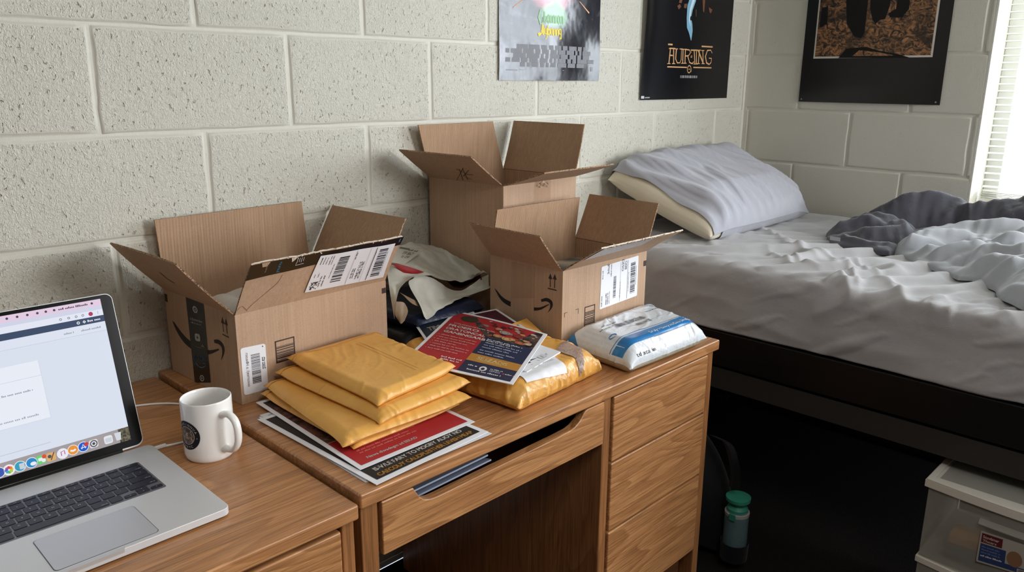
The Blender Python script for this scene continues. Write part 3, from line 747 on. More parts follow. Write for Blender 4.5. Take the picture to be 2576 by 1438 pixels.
# papers in the open slot
fo = thing('booklet', 'navy and pale blue booklet poking out of the open pencil drawer', 'booklet', (.08, -.6, .65))
mpb = qmap(A(-.03, -.672, .6925), A(.165, -.675, .700), A(.15, -.45, .66), A(-.05, -.45, .66), .2, .22)
for k, (c, nm) in enumerate((((150, 160, 182), 'page'), ((168, 178, 198), 'page'), ((38, 50, 92), 'cover'))):
    g = G(); T = lambda u, v, w, k=k: mpb(u, v, w) + A(.004 * k - .004 * (k == 2), .012 * k, 0)
    g.prism([(0, 0), (.2, .0), (.2, .22), (0, .22)], .0035 * k - .004, .0035 * k - .001, ink(*c), T); g.build(nm, fo)
sh = G(); q4 = [A(.115, -.652, .7135), A(.186, -.650, .7165), A(.17, -.46, .678), A(.10, -.46, .676)]
m4 = qmap(*q4, .15, .2); sh.prism([(0, 0), (.15, 0), (.15, .2), (0, .2)], 0, .0008, ink(176, 184, 200), m4); tag(sh.build('paper_sheet'), 'pale sheet lying on the navy booklet inside the pencil drawer slot', 'paper')

d2 = thing('desk', 'oak-veneer desk in the foreground left under the laptop and mug', 'desk', (-.8, -.35, 0))
wbox(d2, 'desk_top', -1.55, -.1415, -.706, .0385, .7205, Z2, M_WTOP, .004)
wbox(d2, 'side_panel', -.1665, -.1445, -.695, 0, 0, .72, M_WZ)
wbox(d2, 'side_panel', -1.54, -1.51, -.695, 0, 0, .72, M_WZ)
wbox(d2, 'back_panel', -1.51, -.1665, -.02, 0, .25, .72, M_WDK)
wbox(d2, 'front_rail', -1.51, -.167, -.69, -.67, .712, .72, M_WZ)
wbox(d2, 'drawer', -.565, -.1705, -.7, -.02, .552, .710, M_WX, .0035)
wbox(d2, 'drawer', -.565, -.1705, -.7, -.02, .386, .548, M_WX, .0035)
wbox(d2, 'side_panel', -.595, -.569, -.695, 0, 0, .711, M_WZ)

# ================================================================== LAPTOP
M_ALU = None
nt = NT('brushed_aluminium'); c = nt.coord(); n1 = noise(nt, c, 900, 2)
nt.P(Base__Color=lin((214, 215, 217)), Metallic=.25, Roughness=.45, Normal=nt.bump(n1, .0002, .5)); M_ALU = nt.m
M_KEY = flat((20, 21, 38), .45, name='key_black'); M_LEG = flat((190, 190, 205), .5, name='key_print'); M_BLK = flat((6, 6, 7), .18, name='black_glass')
LX1, LX0, LYF, LYB, LZ = -.2905, -.690, -.601, -.312, .7605
lp = thing('laptop', 'open silver laptop with lit screen at the left front of the desk', 'laptop', (-.49, -.45, Z2))
def rrect(x0, x1, y0, y1, r, n=7):
    o = []
    for cx, cy, a in ((x1 - r, y0 + r, -90), (x1 - r, y1 - r, 0), (x0 + r, y1 - r, 90), (x0 + r, y0 + r, 180)):
        o += [(cx + r * math.cos(math.radians(a + 90 * k / n)), cy + r * math.sin(math.radians(a + 90 * k / n))) for k in range(n + 1)]
    return o
g = G(); fl = lambda u, v, w: A(u, v, w)
nx = (-.527, -.440)   # thumb notch
g.prism(rrect(LX0, LX1, LYF, LYB, .012), Z2 + .003, LZ, M_ALU, fl)
base = g.build('base', lp, bevel=.0012)
g = G(); g.prism([(nx[0], LYF - .0015), (nx[1], LYF - .0015), (nx[1] + .004, LYF + .004), (nx[0] - .004, LYF + .004)], LZ - .0045, LZ + .0003, flat((205, 206, 208), .35, .5), fl); g.build('opening_notch', lp)
for x in (LX0 + .03, LX1 - .03):
    for y in (LYF + .03, LYB - .03): g = G(); g.lathe((x, y, Z2), [(0, 0), (.007, 0), (.007, .0032), (0, .0032)], M_BLK, 16); g.build('foot', base)
# trackpad
pz = LZ + .0004
def L2(px, py): q = onz(px, py, LZ); return q[0], q[1]
tx1, ty0 = -.3905, -.592; ty1 = -.499; tx0 = -.520
g = G(); g.prism(rrect(tx0 - .001, tx1 + .001, ty0 - .001, ty1 + .001, .006), LZ - .001, LZ + .0002, flat((96, 97, 104), .5, .4), fl)
g.prism(rrect(tx0, tx1, ty0, ty1, .0055), LZ - .001, LZ + .0006, flat((196, 197, 203), .38, .3), fl); g.build('trackpad', lp)
# keyboard
kx1, kyt, P_ = -.3335, -.3665, .0193
kb = G(); kb.prism(rrect(kx1 - 14.6 * P_, kx1 + .002, kyt - 5.62 * P_ - .002, kyt + .002, .004), LZ - .001, LZ + .00015, flat((122, 123, 128), .45, .6), fl)
kb.build('keyboard_well', lp)
rows_ = [(.52, [(1, '')] * 13 + [(1.6, '')]), (1, [(1, c) for c in '`1234567890-='] + [(1.6, '~')]), (1, [(1.6, '')] + [(1, c) for c in 'QWERTYUIOP[]'] + [(1, '|')]),
         (1, [(1.85, '')] + [(1, c) for c in "ASDFGHJKL;'"] + [(1.75, '~')]), (1, [(2.35, '')] + [(1, c) for c in 'ZXCVBNM,./'] + [(2.25, '~')]),
         (1, [(1, ''), (1, ''), (1, ''), (1.25, ''), (5.1, ''), (1.25, '~'), (1, ''), (1, '<'), (1, '^'), (1, '>')])]
y = kyt; mtop = pmap((0, 0, LZ + .0016), (1, 0, 0), (0, 1, 0))
for ri, (hh, ks) in enumerate(rows_):
    tot = sum(k[0] for k in ks); x = kx1 - tot * P_; y0 = y - hh * P_
    for w_, c in ks:
        a, b, e, f = x + .0013, x + w_ * P_ - .0013, y0 + .0013, y - .0013; x += w_ * P_
        if a < -.62: continue
        if ri == 5 and c in ('<', '^', '>') and c: e, f = e + .0002, e + (f - e) * .48
        def key(e, f, name='key'):
            g = G(); g.prism(rrect(a, b, e, f, min(.002, (f - e) * .3), 4), LZ, LZ + .0013, M_KEY, fl)
            cx, cy = (a + b) / 2, (e + f) / 2
            if len(c) == 1 and c not in '~<>^|': g.text(mtop, c, cx - .0018, cy - .0018, .0036 if c.isalpha() else .003, M_LEG, 0)
            elif c == '~': g.words(mtop, b - .011, e + .003, .009, .0016, M_LEG, 0, ri)
            elif c == '|': g.text(mtop, '/', cx - .001, cy - .002, .004, M_LEG, 0)
            elif c in '<>^' and c: g.disc(mtop, cx, cy, .0008, M_LEG, 0, 8)
            elif ri == 0: g.words(mtop, cx - .002, cy - .0006, .005, .0013, M_LEG, 0, int(x * 999))
            g.build(name, lp, bevel=0)
        key(e, f)
        if ri == 5 and c == '^': key(e + .0085, f + .0085)
    y = y0
# lid: from the hinge up and back
hy, hz = -.3115, .7625; lean = math.radians(15.2); LH = .262
eu, ev = A(1, 0, 0), A(0, math.sin(lean), math.cos(lean)); LO = A(LX0, hy, hz)
lidmap = pmap(LO, eu, ev)   # normal = eu x ev -> pointing to -Y side
LWd = (-.300) - LX0
g = G(); g.prism(rrect(0, LWd, 0, LH, .012), -.0055, -.0008, M_ALU, lidmap); g.build('lid', lp, bevel=.0008)
g = G(); g.prism(rrect(.0015, LWd - .0015, .003, LH - .0015, .011), -.0008, .0002, M_BLK, lidmap); dsp = g.build('display', lp)
g = G(); g.tube([(LX0 + .035, hy + .004, hz - .001), (LX1 - .045, hy + .004, hz - .001)], .0055, M_BLK, 14); g.build('hinge', lp)
# lit picture on the display
def LD(px, py):
    d = ray(px, py); n = np.cross(eu, ev); t = np.dot(LO - CAM_P, n) / np.dot(d, n); q = CAM_P + d * t - LO; return float(np.dot(q, eu)), float(np.dot(q, ev))
uR, vT = LD(246, 752); uB, vB = LD(334, 1103)
uR = (uR + uB) / 2; s0 = .001; K = .80
g = G(); U0 = .012
E_ = lambda c, k=K: glow(c, k)
def SR(u0, v0, u1, v1, c, l=0): g.rect(lidmap, u0, v0, u1, v1, E_(c), s0 + l)
H_ = vT - vB; Wd = uR - U0
SR(U0, vB, uR, vT, (222, 229, 244))                                   # page
vm = lambda px, py: LD(px, py)[1]; um = lambda px, py: LD(px, py)[0]
y1, y2, y3, y4, y5 = vT - .0105, vT - .027, vT - .0375, vT - .052, vT - .0605
SR(U0, y1, uR, vT, (232, 208, 230), .0001); SR(U0, y2, uR, y1, (214, 216, 236), .0001); SR(U0, y2 - .0, uR, y2 + .010, (232, 236, 250), .0002)
g.rect(lidmap, U0, y3, uR, y2, E_((60, 76, 104)), s0 + .0002); SR(U0, y4, uR, y3, (226, 232, 246), .0001)
SR(U0, y4 - .0006, uR, y4, (196, 204, 222), .0002)
dark = E_((70, 72, 84), .8); wht = E_((238, 242, 250)); lg = E_((150, 156, 170), .85)
for k, x in enumerate((.150, .136, .122, .108, .094, .082, .070, .014)): g.disc(lidmap, uR - x, vT - .0052, .0019, dark, s0 + .0004, 10)
g.words(lidmap, uR - .064, vT - .0068, .046, .0034, dark, s0 + .0004, 3)
for k, x in enumerate((.064, .052, .041, .031)): g.ring(lidmap, uR - x, y2 + .0052, .0012, .0019, dark, s0 + .0004, 12)
g.disc(lidmap, uR - .019, y2 + .0052, .0034, E_((176, 60, 96)), s0 + .0004, 16)
for q in (-1, 0, 1): g.disc(lidmap, uR - .008, y2 + .0052 + q * .0016, .0005, dark, s0 + .0004, 6)
g.ring(lidmap, uR - .040, y3 + .005, .0012, .0024, wht, s0 + .0006, 14); g.ring(lidmap, uR - .031, y3 + .005, .001, .0026, wht, s0 + .0006, 4)
g.words(lidmap, uR - .026, y3 + .0036, .020, .0036, wht, s0 + .0006, 8)
g.words(lidmap, uR - .064, y4 + .005, .015, .003, lg, s0 + .0004, 5); g.words(lidmap, uR - .038, y4 + .005, .030, .003, lg, s0 + .0004, 6)
cu1 = uR - .107; cv1, cv0 = vT - .0775, vT - .170                     # white card
SR(U0, cv0, cu1, cv1, (238, 242, 252), .0003); SR(U0, cv1 - .024, cu1, cv1 - .0234, (204, 210, 226), .0004); SR(cu1 - .0006, cv0, cu1, cv1, (208, 214, 228), .0004); SR(U0, cv0, cu1, cv0 + .0006, (208, 214, 228), .0004)
g.words(lidmap, U0 + .02, cv0 + .048, cu1 - U0 - .036, .0032, lg, s0 + .0006, 11, 1); g.words(lidmap, U0 + .02, cv0 + .040, .06, .0032, lg, s0 + .0006, 12)
g.words(lidmap, U0 + .02, cv0 + .0085, cu1 - U0 - .034, .0034, E_((168, 174, 190)), s0 + .0006, 13, 1)
SR(U0, vB + .0325, uR - .115, vB + .0330, (170, 176, 190), .0004)
# dock
dv = vB + .0225
SR(U0, vB, uR - .017, dv, (166, 158, 160), .0002)
nt = NT('wallpaper_picture'); nn = noise(nt, nt.coord(), 260, 4, .7); nt.P(Base__Color=(0, 0, 0, 1), Roughness=.2, Emission__Color=nt.mix(nt.ramp(nn, [(.4, (0, 0, 0, 1)), (.6, (1, 1, 1, 1))]), lin((44, 42, 34)), lin((140, 132, 104))), Emission__Strength=.6)
g.rect(lidmap, uR - .017, vB, uR, dv, nt.m, s0 + .0003)
ics = [((238, 240, 246), 'o'), ((240, 150, 60), 'o'), ((40, 110, 214), 'o'), ((226, 228, 232), 's')]
def icon(px, py, c, kind):
    u, v = LD(px, py); r = .0082; l = s0 + .0006; e = lambda c, k=K: E_(c, k)
    if kind in 'o':
        g.disc(lidmap, u, v, r, wht, l, 24); g.disc(lidmap, u, v, r * .88, e(c), l + .0001, 24)
    else: g.poly(lidmap, rrect(u - r * .8, u + r * .8, v - r * .8, v + r * .8, .003, 4), e(c), l)
icon(272, 1105, (232, 234, 238), 's'); icon(235, 1115, (226, 226, 230), 's'); icon(209, 1123, (30, 92, 206), 'o'); icon(183, 1131, (240, 150, 56), 'o')
icon(157, 1140, (240, 238, 248), 'o'); icon(128, 1148, (226, 176, 110), 's'); icon(103, 1155, (110, 214, 120), 's'); icon(79, 1163, (42, 140, 206), 'o')
icon(50, 1172, (60, 160, 190), 'o'); icon(22, 1181, (244, 240, 236), 'o'); icon(-3, 1188, (60, 90, 180), 'o')
u, v = LD(235, 1115); g.ring(lidmap, u, v, .004, .0056, dark, s0 + .001); g.disc(lidmap, u, v, .0022, dark, s0 + .001)
u, v = LD(157, 1140); g.stroke(lidmap, [(u - .002, v - .003), (u - .002, v + .003), (u + .003, v + .004), (u + .003, v - .002)], .0012, E_((170, 70, 140)), s0 + .001)
u, v = LD(183, 1131); g.stroke(lidmap, [(u - .004, v), (u, v - .0015), (u + .004, v)], .003, wht, s0 + .001)
u, v = LD(209, 1123); g.stroke(lidmap, [(u - .003, v - .003), (u, v + .004), (u + .003, v - .003)], .0013, wht, s0 + .001); g.stroke(lidmap, [(u - .004, v - .001), (u + .004, v - .001)], .0011, wht, s0 + .001)
u, v = LD(216, 1116); g.disc(lidmap, u, v, .0032, E_((214, 60, 60)), s0 + .0013, 14); u, v = LD(110, 1147); g.disc(lidmap, u, v, .0032, E_((224, 84, 60)), s0 + .0013, 14)
u, v = LD(103, 1155); g.poly(lidmap, rrect(u - .004, u + .002, v - .002, v + .003, .001, 3), wht, s0 + .001); g.disc(lidmap, u + .003, v - .002, .003, wht, s0 + .0011, 12)
u, v = LD(79, 1163); g.disc(lidmap, u + .002, v - .002, .0042, wht, s0 + .001, 16, .003)
u, v = LD(50, 1172); g.poly(lidmap, rrect(u - .001, u + .006, v - .005, v + .004, .001, 3), E_((200, 214, 224)), s0 + .001)
u, v = LD(128, 1148); g.stroke(lidmap, [(u - .001, v - .005), (u + .005, v + .006)], .0016, E_((110, 80, 60)), s0 + .001); g.disc(lidmap, u - .002, v + .001, .0028, E_((80, 86, 96)), s0 + .001, 10)
u, v = LD(22, 1181)
for k in range(8):
    a = k * PI / 4; cs = ((240, 190, 60), (240, 130, 50), (226, 70, 70), (180, 80, 170), (80, 100, 210), (70, 170, 210), (90, 190, 110), (170, 210, 80))[k]
    g.disc(lidmap, u + .0035 * math.cos(a), v + .0035 * math.sin(a), .0023, E_(cs), s0 + .001 + k * .00003, 10)
u, v = LD(272, 1105); g.rect(lidmap, u - .005, v - .004, u + .005, v + .003, E_((205, 214, 224)), s0 + .001)
u, v = LD(296, 1096); g.poly(lidmap, [(u - .0035, v - .007), (u + .0035, v - .007), (u + .0052, v + .006), (u - .0052, v + .006)], E_((214, 218, 228)), s0 + .001)
g.build('screen_picture', dsp)

# charging cable
g = G(); M_CB = flat((226, 226, 224), .5, name='cable_white')
zc = Z2 + .0024
cb = thing('charging_cable', 'thin white charging cable running from the laptop round behind the mug', 'cable', (-.25, -.25, Z2))
path = catmull([A(-.268, -.318, zc + .002), A(-.245, -.319, zc), A(-.215, -.322, zc), A(-.165, -.31, zc), A(-.150, -.25, zc), A(-.158, -.18, zc), A(-.19, -.13, zc), A(-.245, -.098, zc), A(-.33, -.08, zc), A(-.45, -.09, zc), A(-.6, -.07, zc)], 90)
g.tube(path, .0019, M_CB, 10); g.build('cord', cb)
g = G(); g.prism(rrect(-.0005, .022, -.0035, .0035, .0015, 4), 0, .0045, M_CB, lambda u, v, w: A(-.2895 + u, -.318 + v, zc + .0018 + w)); g.build('connector', cb, bevel=.0008)

# ================================================================== MUG
MC = A(-.2225, -.391, Z2); MR, MH = .0410, .1045
mg = thing('coffee_mug', 'white ceramic mug with round dark printed badge, half full of coffee', 'mug', MC)
M_CER = flat((247, 246, 243), .16, name='white_glaze', Coat__Weight=.5, Coat__Roughness=.06)
g = G(); k = MR
prof = [(0, .003), (k * .80, .003), (k * .84, 0), (k * .90, .0005), (k * .975, .005), (k, .012), (k * 1.0, .03), (k, .07), (k, MH - .003), (k * .993, MH - .001), (k * .965, MH), (k * .935, MH - .0012), (k * .92, MH - .004), (k * .915, .05), (k * .90, .012), (k * .7, .007), (0, .007)]
g.lathe(MC, prof, M_CER, 72); g.build('mug_body', mg, sharp=80)
hd = nrm(A(.25, -.97, 0)); cx = lambda r, z: MC + hd * r + A(0, 0, z)
g = G(); hp = catmull([cx(k - .003, .081), cx(k + .012, .084), cx(k + .026, .076), cx(k + .0315, .058), cx(k + .029, .038), cx(k + .018, .0235), cx(k - .003, .0205)], 34)
sd = np.cross(hd, A(0, 0, 1)); rows = []
for i, p in enumerate(hp):
    t = nrm(hp[min(i + 1, 33)] - hp[max(i - 1, 0)]); b = np.cross(t, sd); f = 1 + .5 * (abs(i / 33 - .5) * 2) ** 6
    rows.append([p + sd * math.cos(q) * .0068 * f + b * math.sin(q) * .0050 * f for q in [2 * PI * j / 16 for j in range(16)]])
g.grid(np.array(rows), M_CER, cv=True, flip=True); g.build('handle', mg, sharp=80)
nt = NT('coffee'); nt.P(Base__Color=lin((44, 24, 14)), Roughness=.06, Specular__IOR__Level=.5)
g = G(); g.lathe(MC, [(0, .0735), (k * .9, .0735), (k * .9135, .0742)], nt.m, 60); g.build('coffee', mg)
# printed badge wrapped on the cylinder
acen = math.atan2(-.165, -.767)
mm = lambda u, v, l=0: MC + A((MR + l) * math.cos(acen + u / MR), (MR + l) * math.sin(acen + u / MR), .050 + v)
g = G(); LB = lambda px, py: 0
def cdisc(r0, r1, m, l, n=40, q=6):
    for j in range(q):
        a, b = r0 + (r1 - r0) * j / q, r0 + (r1 - r0) * (j + 1) / q
        g.grid(np.array([[mm(r * math.cos(2 * PI * k / n), r * math.sin(2 * PI * k / n), l) for r in (a, b)] for k in range(n)]), m, cu=True, flip=True)
cdisc(.0001, .0245, ink(24, 22, 30), .0003); cdisc(.0001, .0150, ink(86, 62, 50), .0005); cdisc(.0150, .0158, ink(210, 200, 190), .0006, q=1); cdisc(.0245, .0252, ink(60, 50, 55), .0004, q=1)
nt = NT('badge_portrait'); nn = noise(nt, nt.coord(), 190, 4, .6, 1); nt.P(Base__Color=nt.ramp(nn, [(.38, lin((44, 32, 28))), (.5, lin((104, 78, 62))), (.62, lin((186, 166, 148)))]).outputs[0], Roughness=.3)
cdisc(.0001, .0148, nt.m, .0006)
for i, ch in enumerate('BARRINNUA'):
    a = math.radians(150 - i * 16); g.text(sub(mm, .0180 * math.cos(a), .0180 * math.sin(a), a - PI / 2), ch, 0, 0, .0042, ink(214, 208, 200), .0008, center=True)
for i, ch in enumerate('FREYC'):
    a = math.radians(-118 + i * 14); g.text(sub(mm, .0222 * math.cos(a), .0222 * math.sin(a), a + PI / 2), ch, 0, 0, .0042, ink(214, 208, 200), .0008, center=True)
g.disc(mm, .0198, -.003, .0008, ink(214, 208, 200), .0008, 8)
g.build('printed_badge', mg)
# ================================================================== CARDBOARD BOXES
M_CARD = m_card('cardboard'); M_CIN = m_card('cardboard_inside', (188, 156, 126), (170, 138, 110), 1.9)
nt = NT('corrugated_edge'); tc = nt.n('ShaderNodeTexCoord'); nn = noise(nt, tc.outputs['Object'], 420, 2)
nt.P(Base__Color=nt.mix(nt.ramp(nn, [(.42, (0, 0, 0, 1)), (.56, (1, 1, 1, 1))]), lin((92, 68, 50)), lin((186, 152, 122))), Roughness=.9); M_EDGE = nt.m
M_TORN = flat((222, 208, 190), .9, name='torn_paper')
M_PRINT = flat((28, 22, 22), .6, name='black_print'); M_PBRN = flat((58, 36, 28), .6, name='brown_print')
M_LBL = flat((238, 240, 246), .45, name='label_white'); M_LBK = flat((34, 34, 40), .5, name='label_print')
M_TAPE = flat((16, 20, 24), .22, name='black_tape')
ntp = NT('clear_tape'); ntp.P(Base__Color=lin((196, 160, 122)), Roughness=.12, Alpha=.2, Specular__IOR__Level=.6); M_CLR = ntp.m
TH = .0042
class Box:
    def __init__(s, root, x, y, deg, w, d, h):
        s.r, s.w, s.d, s.h = root, w, d, h
        t = math.radians(deg); s.ex = A(math.cos(t), math.sin(t), 0); s.ey = A(-math.sin(t), math.cos(t), 0); s.O = A(x, y, ZD + .0006)
        s.ez = A(0, 0, 1)
        P = lambda a, b, c: s.O + a * s.ex + b * s.ey + c * s.ez; s.P = P
        g = G(); h0 = h
        def wall(p, q, inp, inq):
            n = 14
            o = np.array([[P(*(A(*p) + (A(*q) - A(*p)) * i / n), z) for z in (0, h0)] for i in range(n + 1)])
            i_ = np.array([[P(*(A(*inp) + (A(*inq) - A(*inp)) * i / n), z) for z in (TH, h0)] for i in range(n + 1)])
            g.grid(o, M_CARD, smooth=False); g.grid(i_, M_CIN, flip=True, smooth=False)
            g.grid(np.array([[o[i, 1], i_[i, 1]] for i in range(n + 1)]), M_EDGE, smooth=False)
        t_ = TH
        wall((0, 0), (w, 0), (t_, t_), (w - t_, t_)); wall((w, 0), (w, d), (w - t_, t_), (w - t_, d - t_)); wall((w, d), (0, d), (w - t_, d - t_), (t_, d - t_)); wall((0, d), (0, 0), (t_, d - t_), (t_, t_))
        g.add([P(0, 0, 0), P(w, 0, 0), P(w, d, 0), P(0, d, 0)], [(3, 2, 1, 0)], M_CARD)
        g.add([P(t_, t_, t_), P(w - t_, t_, t_), P(w - t_, d - t_, t_), P(t_, d - t_, t_)], [(0, 1, 2, 3)], M_CIN)
        s.g = g
        s.front = pmap(P(0, 0, 0), s.ex, s.ez); s.left = pmap(P(0, d, 0), -s.ey, s.ez); s.right = pmap(P(w, 0, 0), s.ey, s.ez)
        s.fO = {'front': (P(0, 0, 0), s.ex, s.ez), 'left': (P(0, d, 0), -s.ey, s.ez), 'right': (P(w, 0, 0), s.ey, s.ez)}
    def face(s, px, py, which='front'):
        O, u, v = s.fO[which]; n = np.cross(u, v); dr = ray(px, py); t = np.dot(O - CAM_P, n) / np.dot(dr, n); q = CAM_P + dr * t - O
        return float(q @ u), float(q @ v)
    def flap(s, which, L, deg, curl=0, notch=.003, sag=0, torn=False, taper=.003, wob=0, seed=0, skew=0):
        w, d, h = s.w, s.d, s.h; P = s.P
        a, b, o = {'front': (P(0, 0, h), P(w, 0, h), -s.ey), 'left': (P(0, d, h), P(0, 0, h), -s.ex), 'back': (P(w, d, h), P(0, d, h), s.ey), 'right': (P(w, 0, h), P(w, d, h), s.ex)}[which]
        e = nrm(b - a); W = np.linalg.norm(b - a); al = math.radians(deg); n = 10; prof = []; p = A(0, 0, 0)
        for i in range(n + 1):
            aa = al + math.radians(curl) * (i / n - .5); dd = math.cos(aa) * o + math.sin(aa) * s.ez
            prof.append((p.copy(), math.sin(aa) * o - math.cos(aa) * s.ez)); p = p + dd * L / n
        rr = np.random.RandomState(seed + 5)
        def f(u, v, l=0):   # u 0..W along hinge, v 0..L away from hinge, l outward
            t = min(max(v / L, 0), 1) * n; i = min(int(t), n - 1); k = t - i
            q = prof[i][0] * (1 - k) + prof[i + 1][0] * k; nn = prof[i][1] * (1 - k) + prof[i + 1][1] * k
            bow = sag * math.sin(PI * u / W) * (v / L) + wob * math.sin(u * 60 + seed) * (v / L)
            return a + e * (u + skew * v / L) + q + nn * (l + bow)
        g = G(); m = 12
        def uu(i, v): x = i / m; lo = notch + taper * v; hi = W - notch - taper * v; return lo + (hi - lo) * x
        jag = rr.uniform(-.0022, .0012, m * 4 + 1) if torn else np.zeros(m * 4 + 1)
        mm_ = m * 4 if torn else m
        def pt(i, j, l):
            v = L * j / n; x = i / mm_; lo = notch + taper * j / n; hi = W - lo
            if torn and j == n: v += jag[i]
            return f(lo + (hi - lo) * x, v, l)
        O_ = np.array([[pt(i, j, 0) for j in range(n + 1)] for i in range(mm_ + 1)])
        I_ = np.array([[pt(i, j, -TH * .8) for j in range(n + 1)] for i in range(mm_ + 1)])
        g.grid(O_, M_CARD); g.grid(I_, M_CIN, flip=True)
        g.grid(np.array([[O_[i, n], I_[i, n]] for i in range(mm_ + 1)]), M_TORN if torn else M_EDGE, smooth=False)
        for i in (0, mm_): g.grid(np.array([[O_[i, j], I_[i, j]] for j in range(n + 1)]), M_EDGE, smooth=False, flip=i == 0)
        o_ = Vector(tuple(P(0, 0, 0)))
        s_ = {'f': f, 'W': W, 'L': L, 'g': g, 'a': a, 'e': e, 'o': o, 'al': al, 'which': which}
        def px(x, y):
            dd = math.cos(al) * o + math.sin(al) * s.ez; nn = np.cross(e, dd); dr = ray(x, y); t = np.dot(a - CAM_P, nn) / np.dot(dr, nn); q = CAM_P + dr * t - a
            return float(q @ e), float(q @ dd)
        s_['px'] = px
        if torn:
            g.v  # ragged paper curls on the torn edge
            for k in range(70):
                i = rr.randint(0, mm_); c = pt(i, n, rr.uniform(-.002, .0012)); r_ = rr.uniform(.0007, .0024)
                q = [c + A(*rr.normal(0, r_, 3)) for _ in range(4)]; g.add(q, [(0, 1, 2), (0, 2, 3)], M_TORN)
        return s_
def fbuild(fl, root): return fl['g'].build(fl['which'] + '_flap' if False else 'flap', root)
def bez(pts, n=28): return [tuple(p[:2]) for p in catmull([A(x, y, 0) for x, y in pts], n)]
def smile(g, mp, fx, pts, head, m, wmax, hw, l=.0004):
    P1 = bez([fx(*p) for p in pts]); n = len(P1); ws = [max(.0006, wmax * math.sin(PI * min(1, (i / (n - 1)) ** .72 * .93 + .02))) for i in range(n)]
    g.stroke(mp, P1, ws, m, l)
    P2 = bez([fx(*p) for p in head]); n = len(P2); g.stroke(mp, P2, [hw * (.75 + .5 * math.sin(PI * i / (n - 1))) * (1 - .85 * max(0, (i / (n - 1) - .6) / .4)) for i in range(n)], m, l)
def up_arrows(g, mp, fx, arrows, base, m):
    for a, b in arrows:
        u0, v0 = fx(*a); u1, v1 = fx(*b); g.stroke(mp, [(u0, v0 - .008), (u1, v1)], .0026, m, .0004)
        g.poly(mp, [(u0 - .0062, v0 - .009), (u0 + .0062, v0 - .009), (u0, v0 + .004)], m, .00045)
    g.stroke(mp, [fx(*base[0]), fx(*base[1])], .0026, m, .0004)
def barcode_box(g, mp, u0, v0, u1, v1, m, seed=3):
    t = .0026
    for r in ((u0, v0, u1, v0 + t), (u0, v1 - t, u1, v1), (u0, v0, u0 + t, v1), (u1 - t, v0, u1, v1)): g.rect(mp, *r, m, .0004)
    g.bars(mp, u0 + t, v0 + t, u1 - t, v1 - (v1 - v0) * .25, m, .0005, seed, 'v', unit=(v1 - v0) / 46)
def label_quad(corners, W, H): return qmap(*corners, W, H)

# ---------------- box on the left
b1r = thing('cardboard_box', 'open shipping box at left with torn front flap, black tape and curved arrow print', 'box', (-.0983, -.2628, ZD), 'open cardboard boxes')
B1 = Box(b1r, -.0983, -.2628, 3.1, .361, .279, .179)
fx = lambda x, y: B1.face(x, y, 'left'); g = B1.g; L_ = .0004
zz = lambda x, y: (400 + x * .2364, 680 + y * .2364)
smile(g, B1.left, fx, [zz(145, 535), zz(205, 640), zz(275, 735), zz(360, 805), zz(450, 850), zz(540, 868), zz(640, 838)], [zz(588, 752), zz(640, 762), zz(680, 810), zz(684, 880), zz(664, 952)], M_PRINT, .0165, .0085)
up_arrows(g, B1.left, fx, ((zz(676, 515), zz(688, 655)), (zz(714, 530), zz(727, 672))), (zz(676, 676), zz(746, 712)), M_PBRN)
a, b = fx(*zz(52, 240)); g.rect(B1.left, max(a, .001), b - .017, max(a, .001) + .011, b, M_PBRN, L_)
barcode_box(g, B1.front, *B1.face(695, 914), *[x for x in B1.face(740, 845)], M_PBRN)
a, b = B1.face(960, 725); g.rect(B1.front, .361 - .012, b - .012, .3605, b, M_PBRN, L_)
g.build('box_body', b1r)
# printed black tape over the left side
q = [zz(385, 1190), zz(553, 1190), zz(475, 352), zz(288, 282)]
g = G(); tq = [B1.left(*fx(*p), .0008) for p in q]; bot = [max(0.0005, fx(*p)[1]) for p in q]
TW = .048; tm = qmap(*tq, TW, .165); g.rect(tm, 0, 0, TW, .165, M_TAPE, 0)
lt = ink(178, 180, 178); bl_ = ink(92, 132, 168)
g.ring(tm, TW * .5, .147, .004, .0068, lt, .0004); g.poly(tm, [(TW * .5 - .0022, .145), (TW * .5 + .0022, .145), (TW * .5, .151)], lt, .0004)
g.text(tm, 'a.Jhnnemilee', .006, .124, .0055, lt, .0004, w=.036); g.words(tm, .009, .118, .028, .0024, lt, .0004, 4)
g.poly(tm, rrect(TW * .5 - .0085, TW * .5 + .0065, .084, .099, .004, 4), lt, .0004); g.poly(tm, [(TW * .5 - .003, .088), (TW * .5 - .003, .095), (TW * .5 + .0025, .0915)], M_TAPE, .0006)
g.text(tm, 'prime', .007, .047, .0105, bl_, .0004, w=.035, bold=.0003)
g.stroke(tm, bez([(.010, .040), (.018, .033), (.028, .031), (.036, .034)], 16), [.0008, .0018, .002, .0022, .002] * 3 + [.0006], bl_, .0004)
g.stroke(tm, [(.031, .040), (.0375, .040), (.0385, .033)], .0013, bl_, .0004)
g.stroke(tm, [(.006, .0755), (.02, .072), (.042, .071)], [.0002, .002, .0002], ink(120, 110, 92), .0005); g.poly(tm, [(.030, .074), (.036, .080), (.043, .073)], ink(120, 104, 80), .0005)
g.ring(tm, TW * .5, .009, .0042, .0066, lt, .0004); g.poly(tm, [(TW * .5 - .0018, .006), (TW * .5 - .0018, .012), (TW * .5 + .003, .009)], lt, .0004)
g.build('printed_tape', b1r)
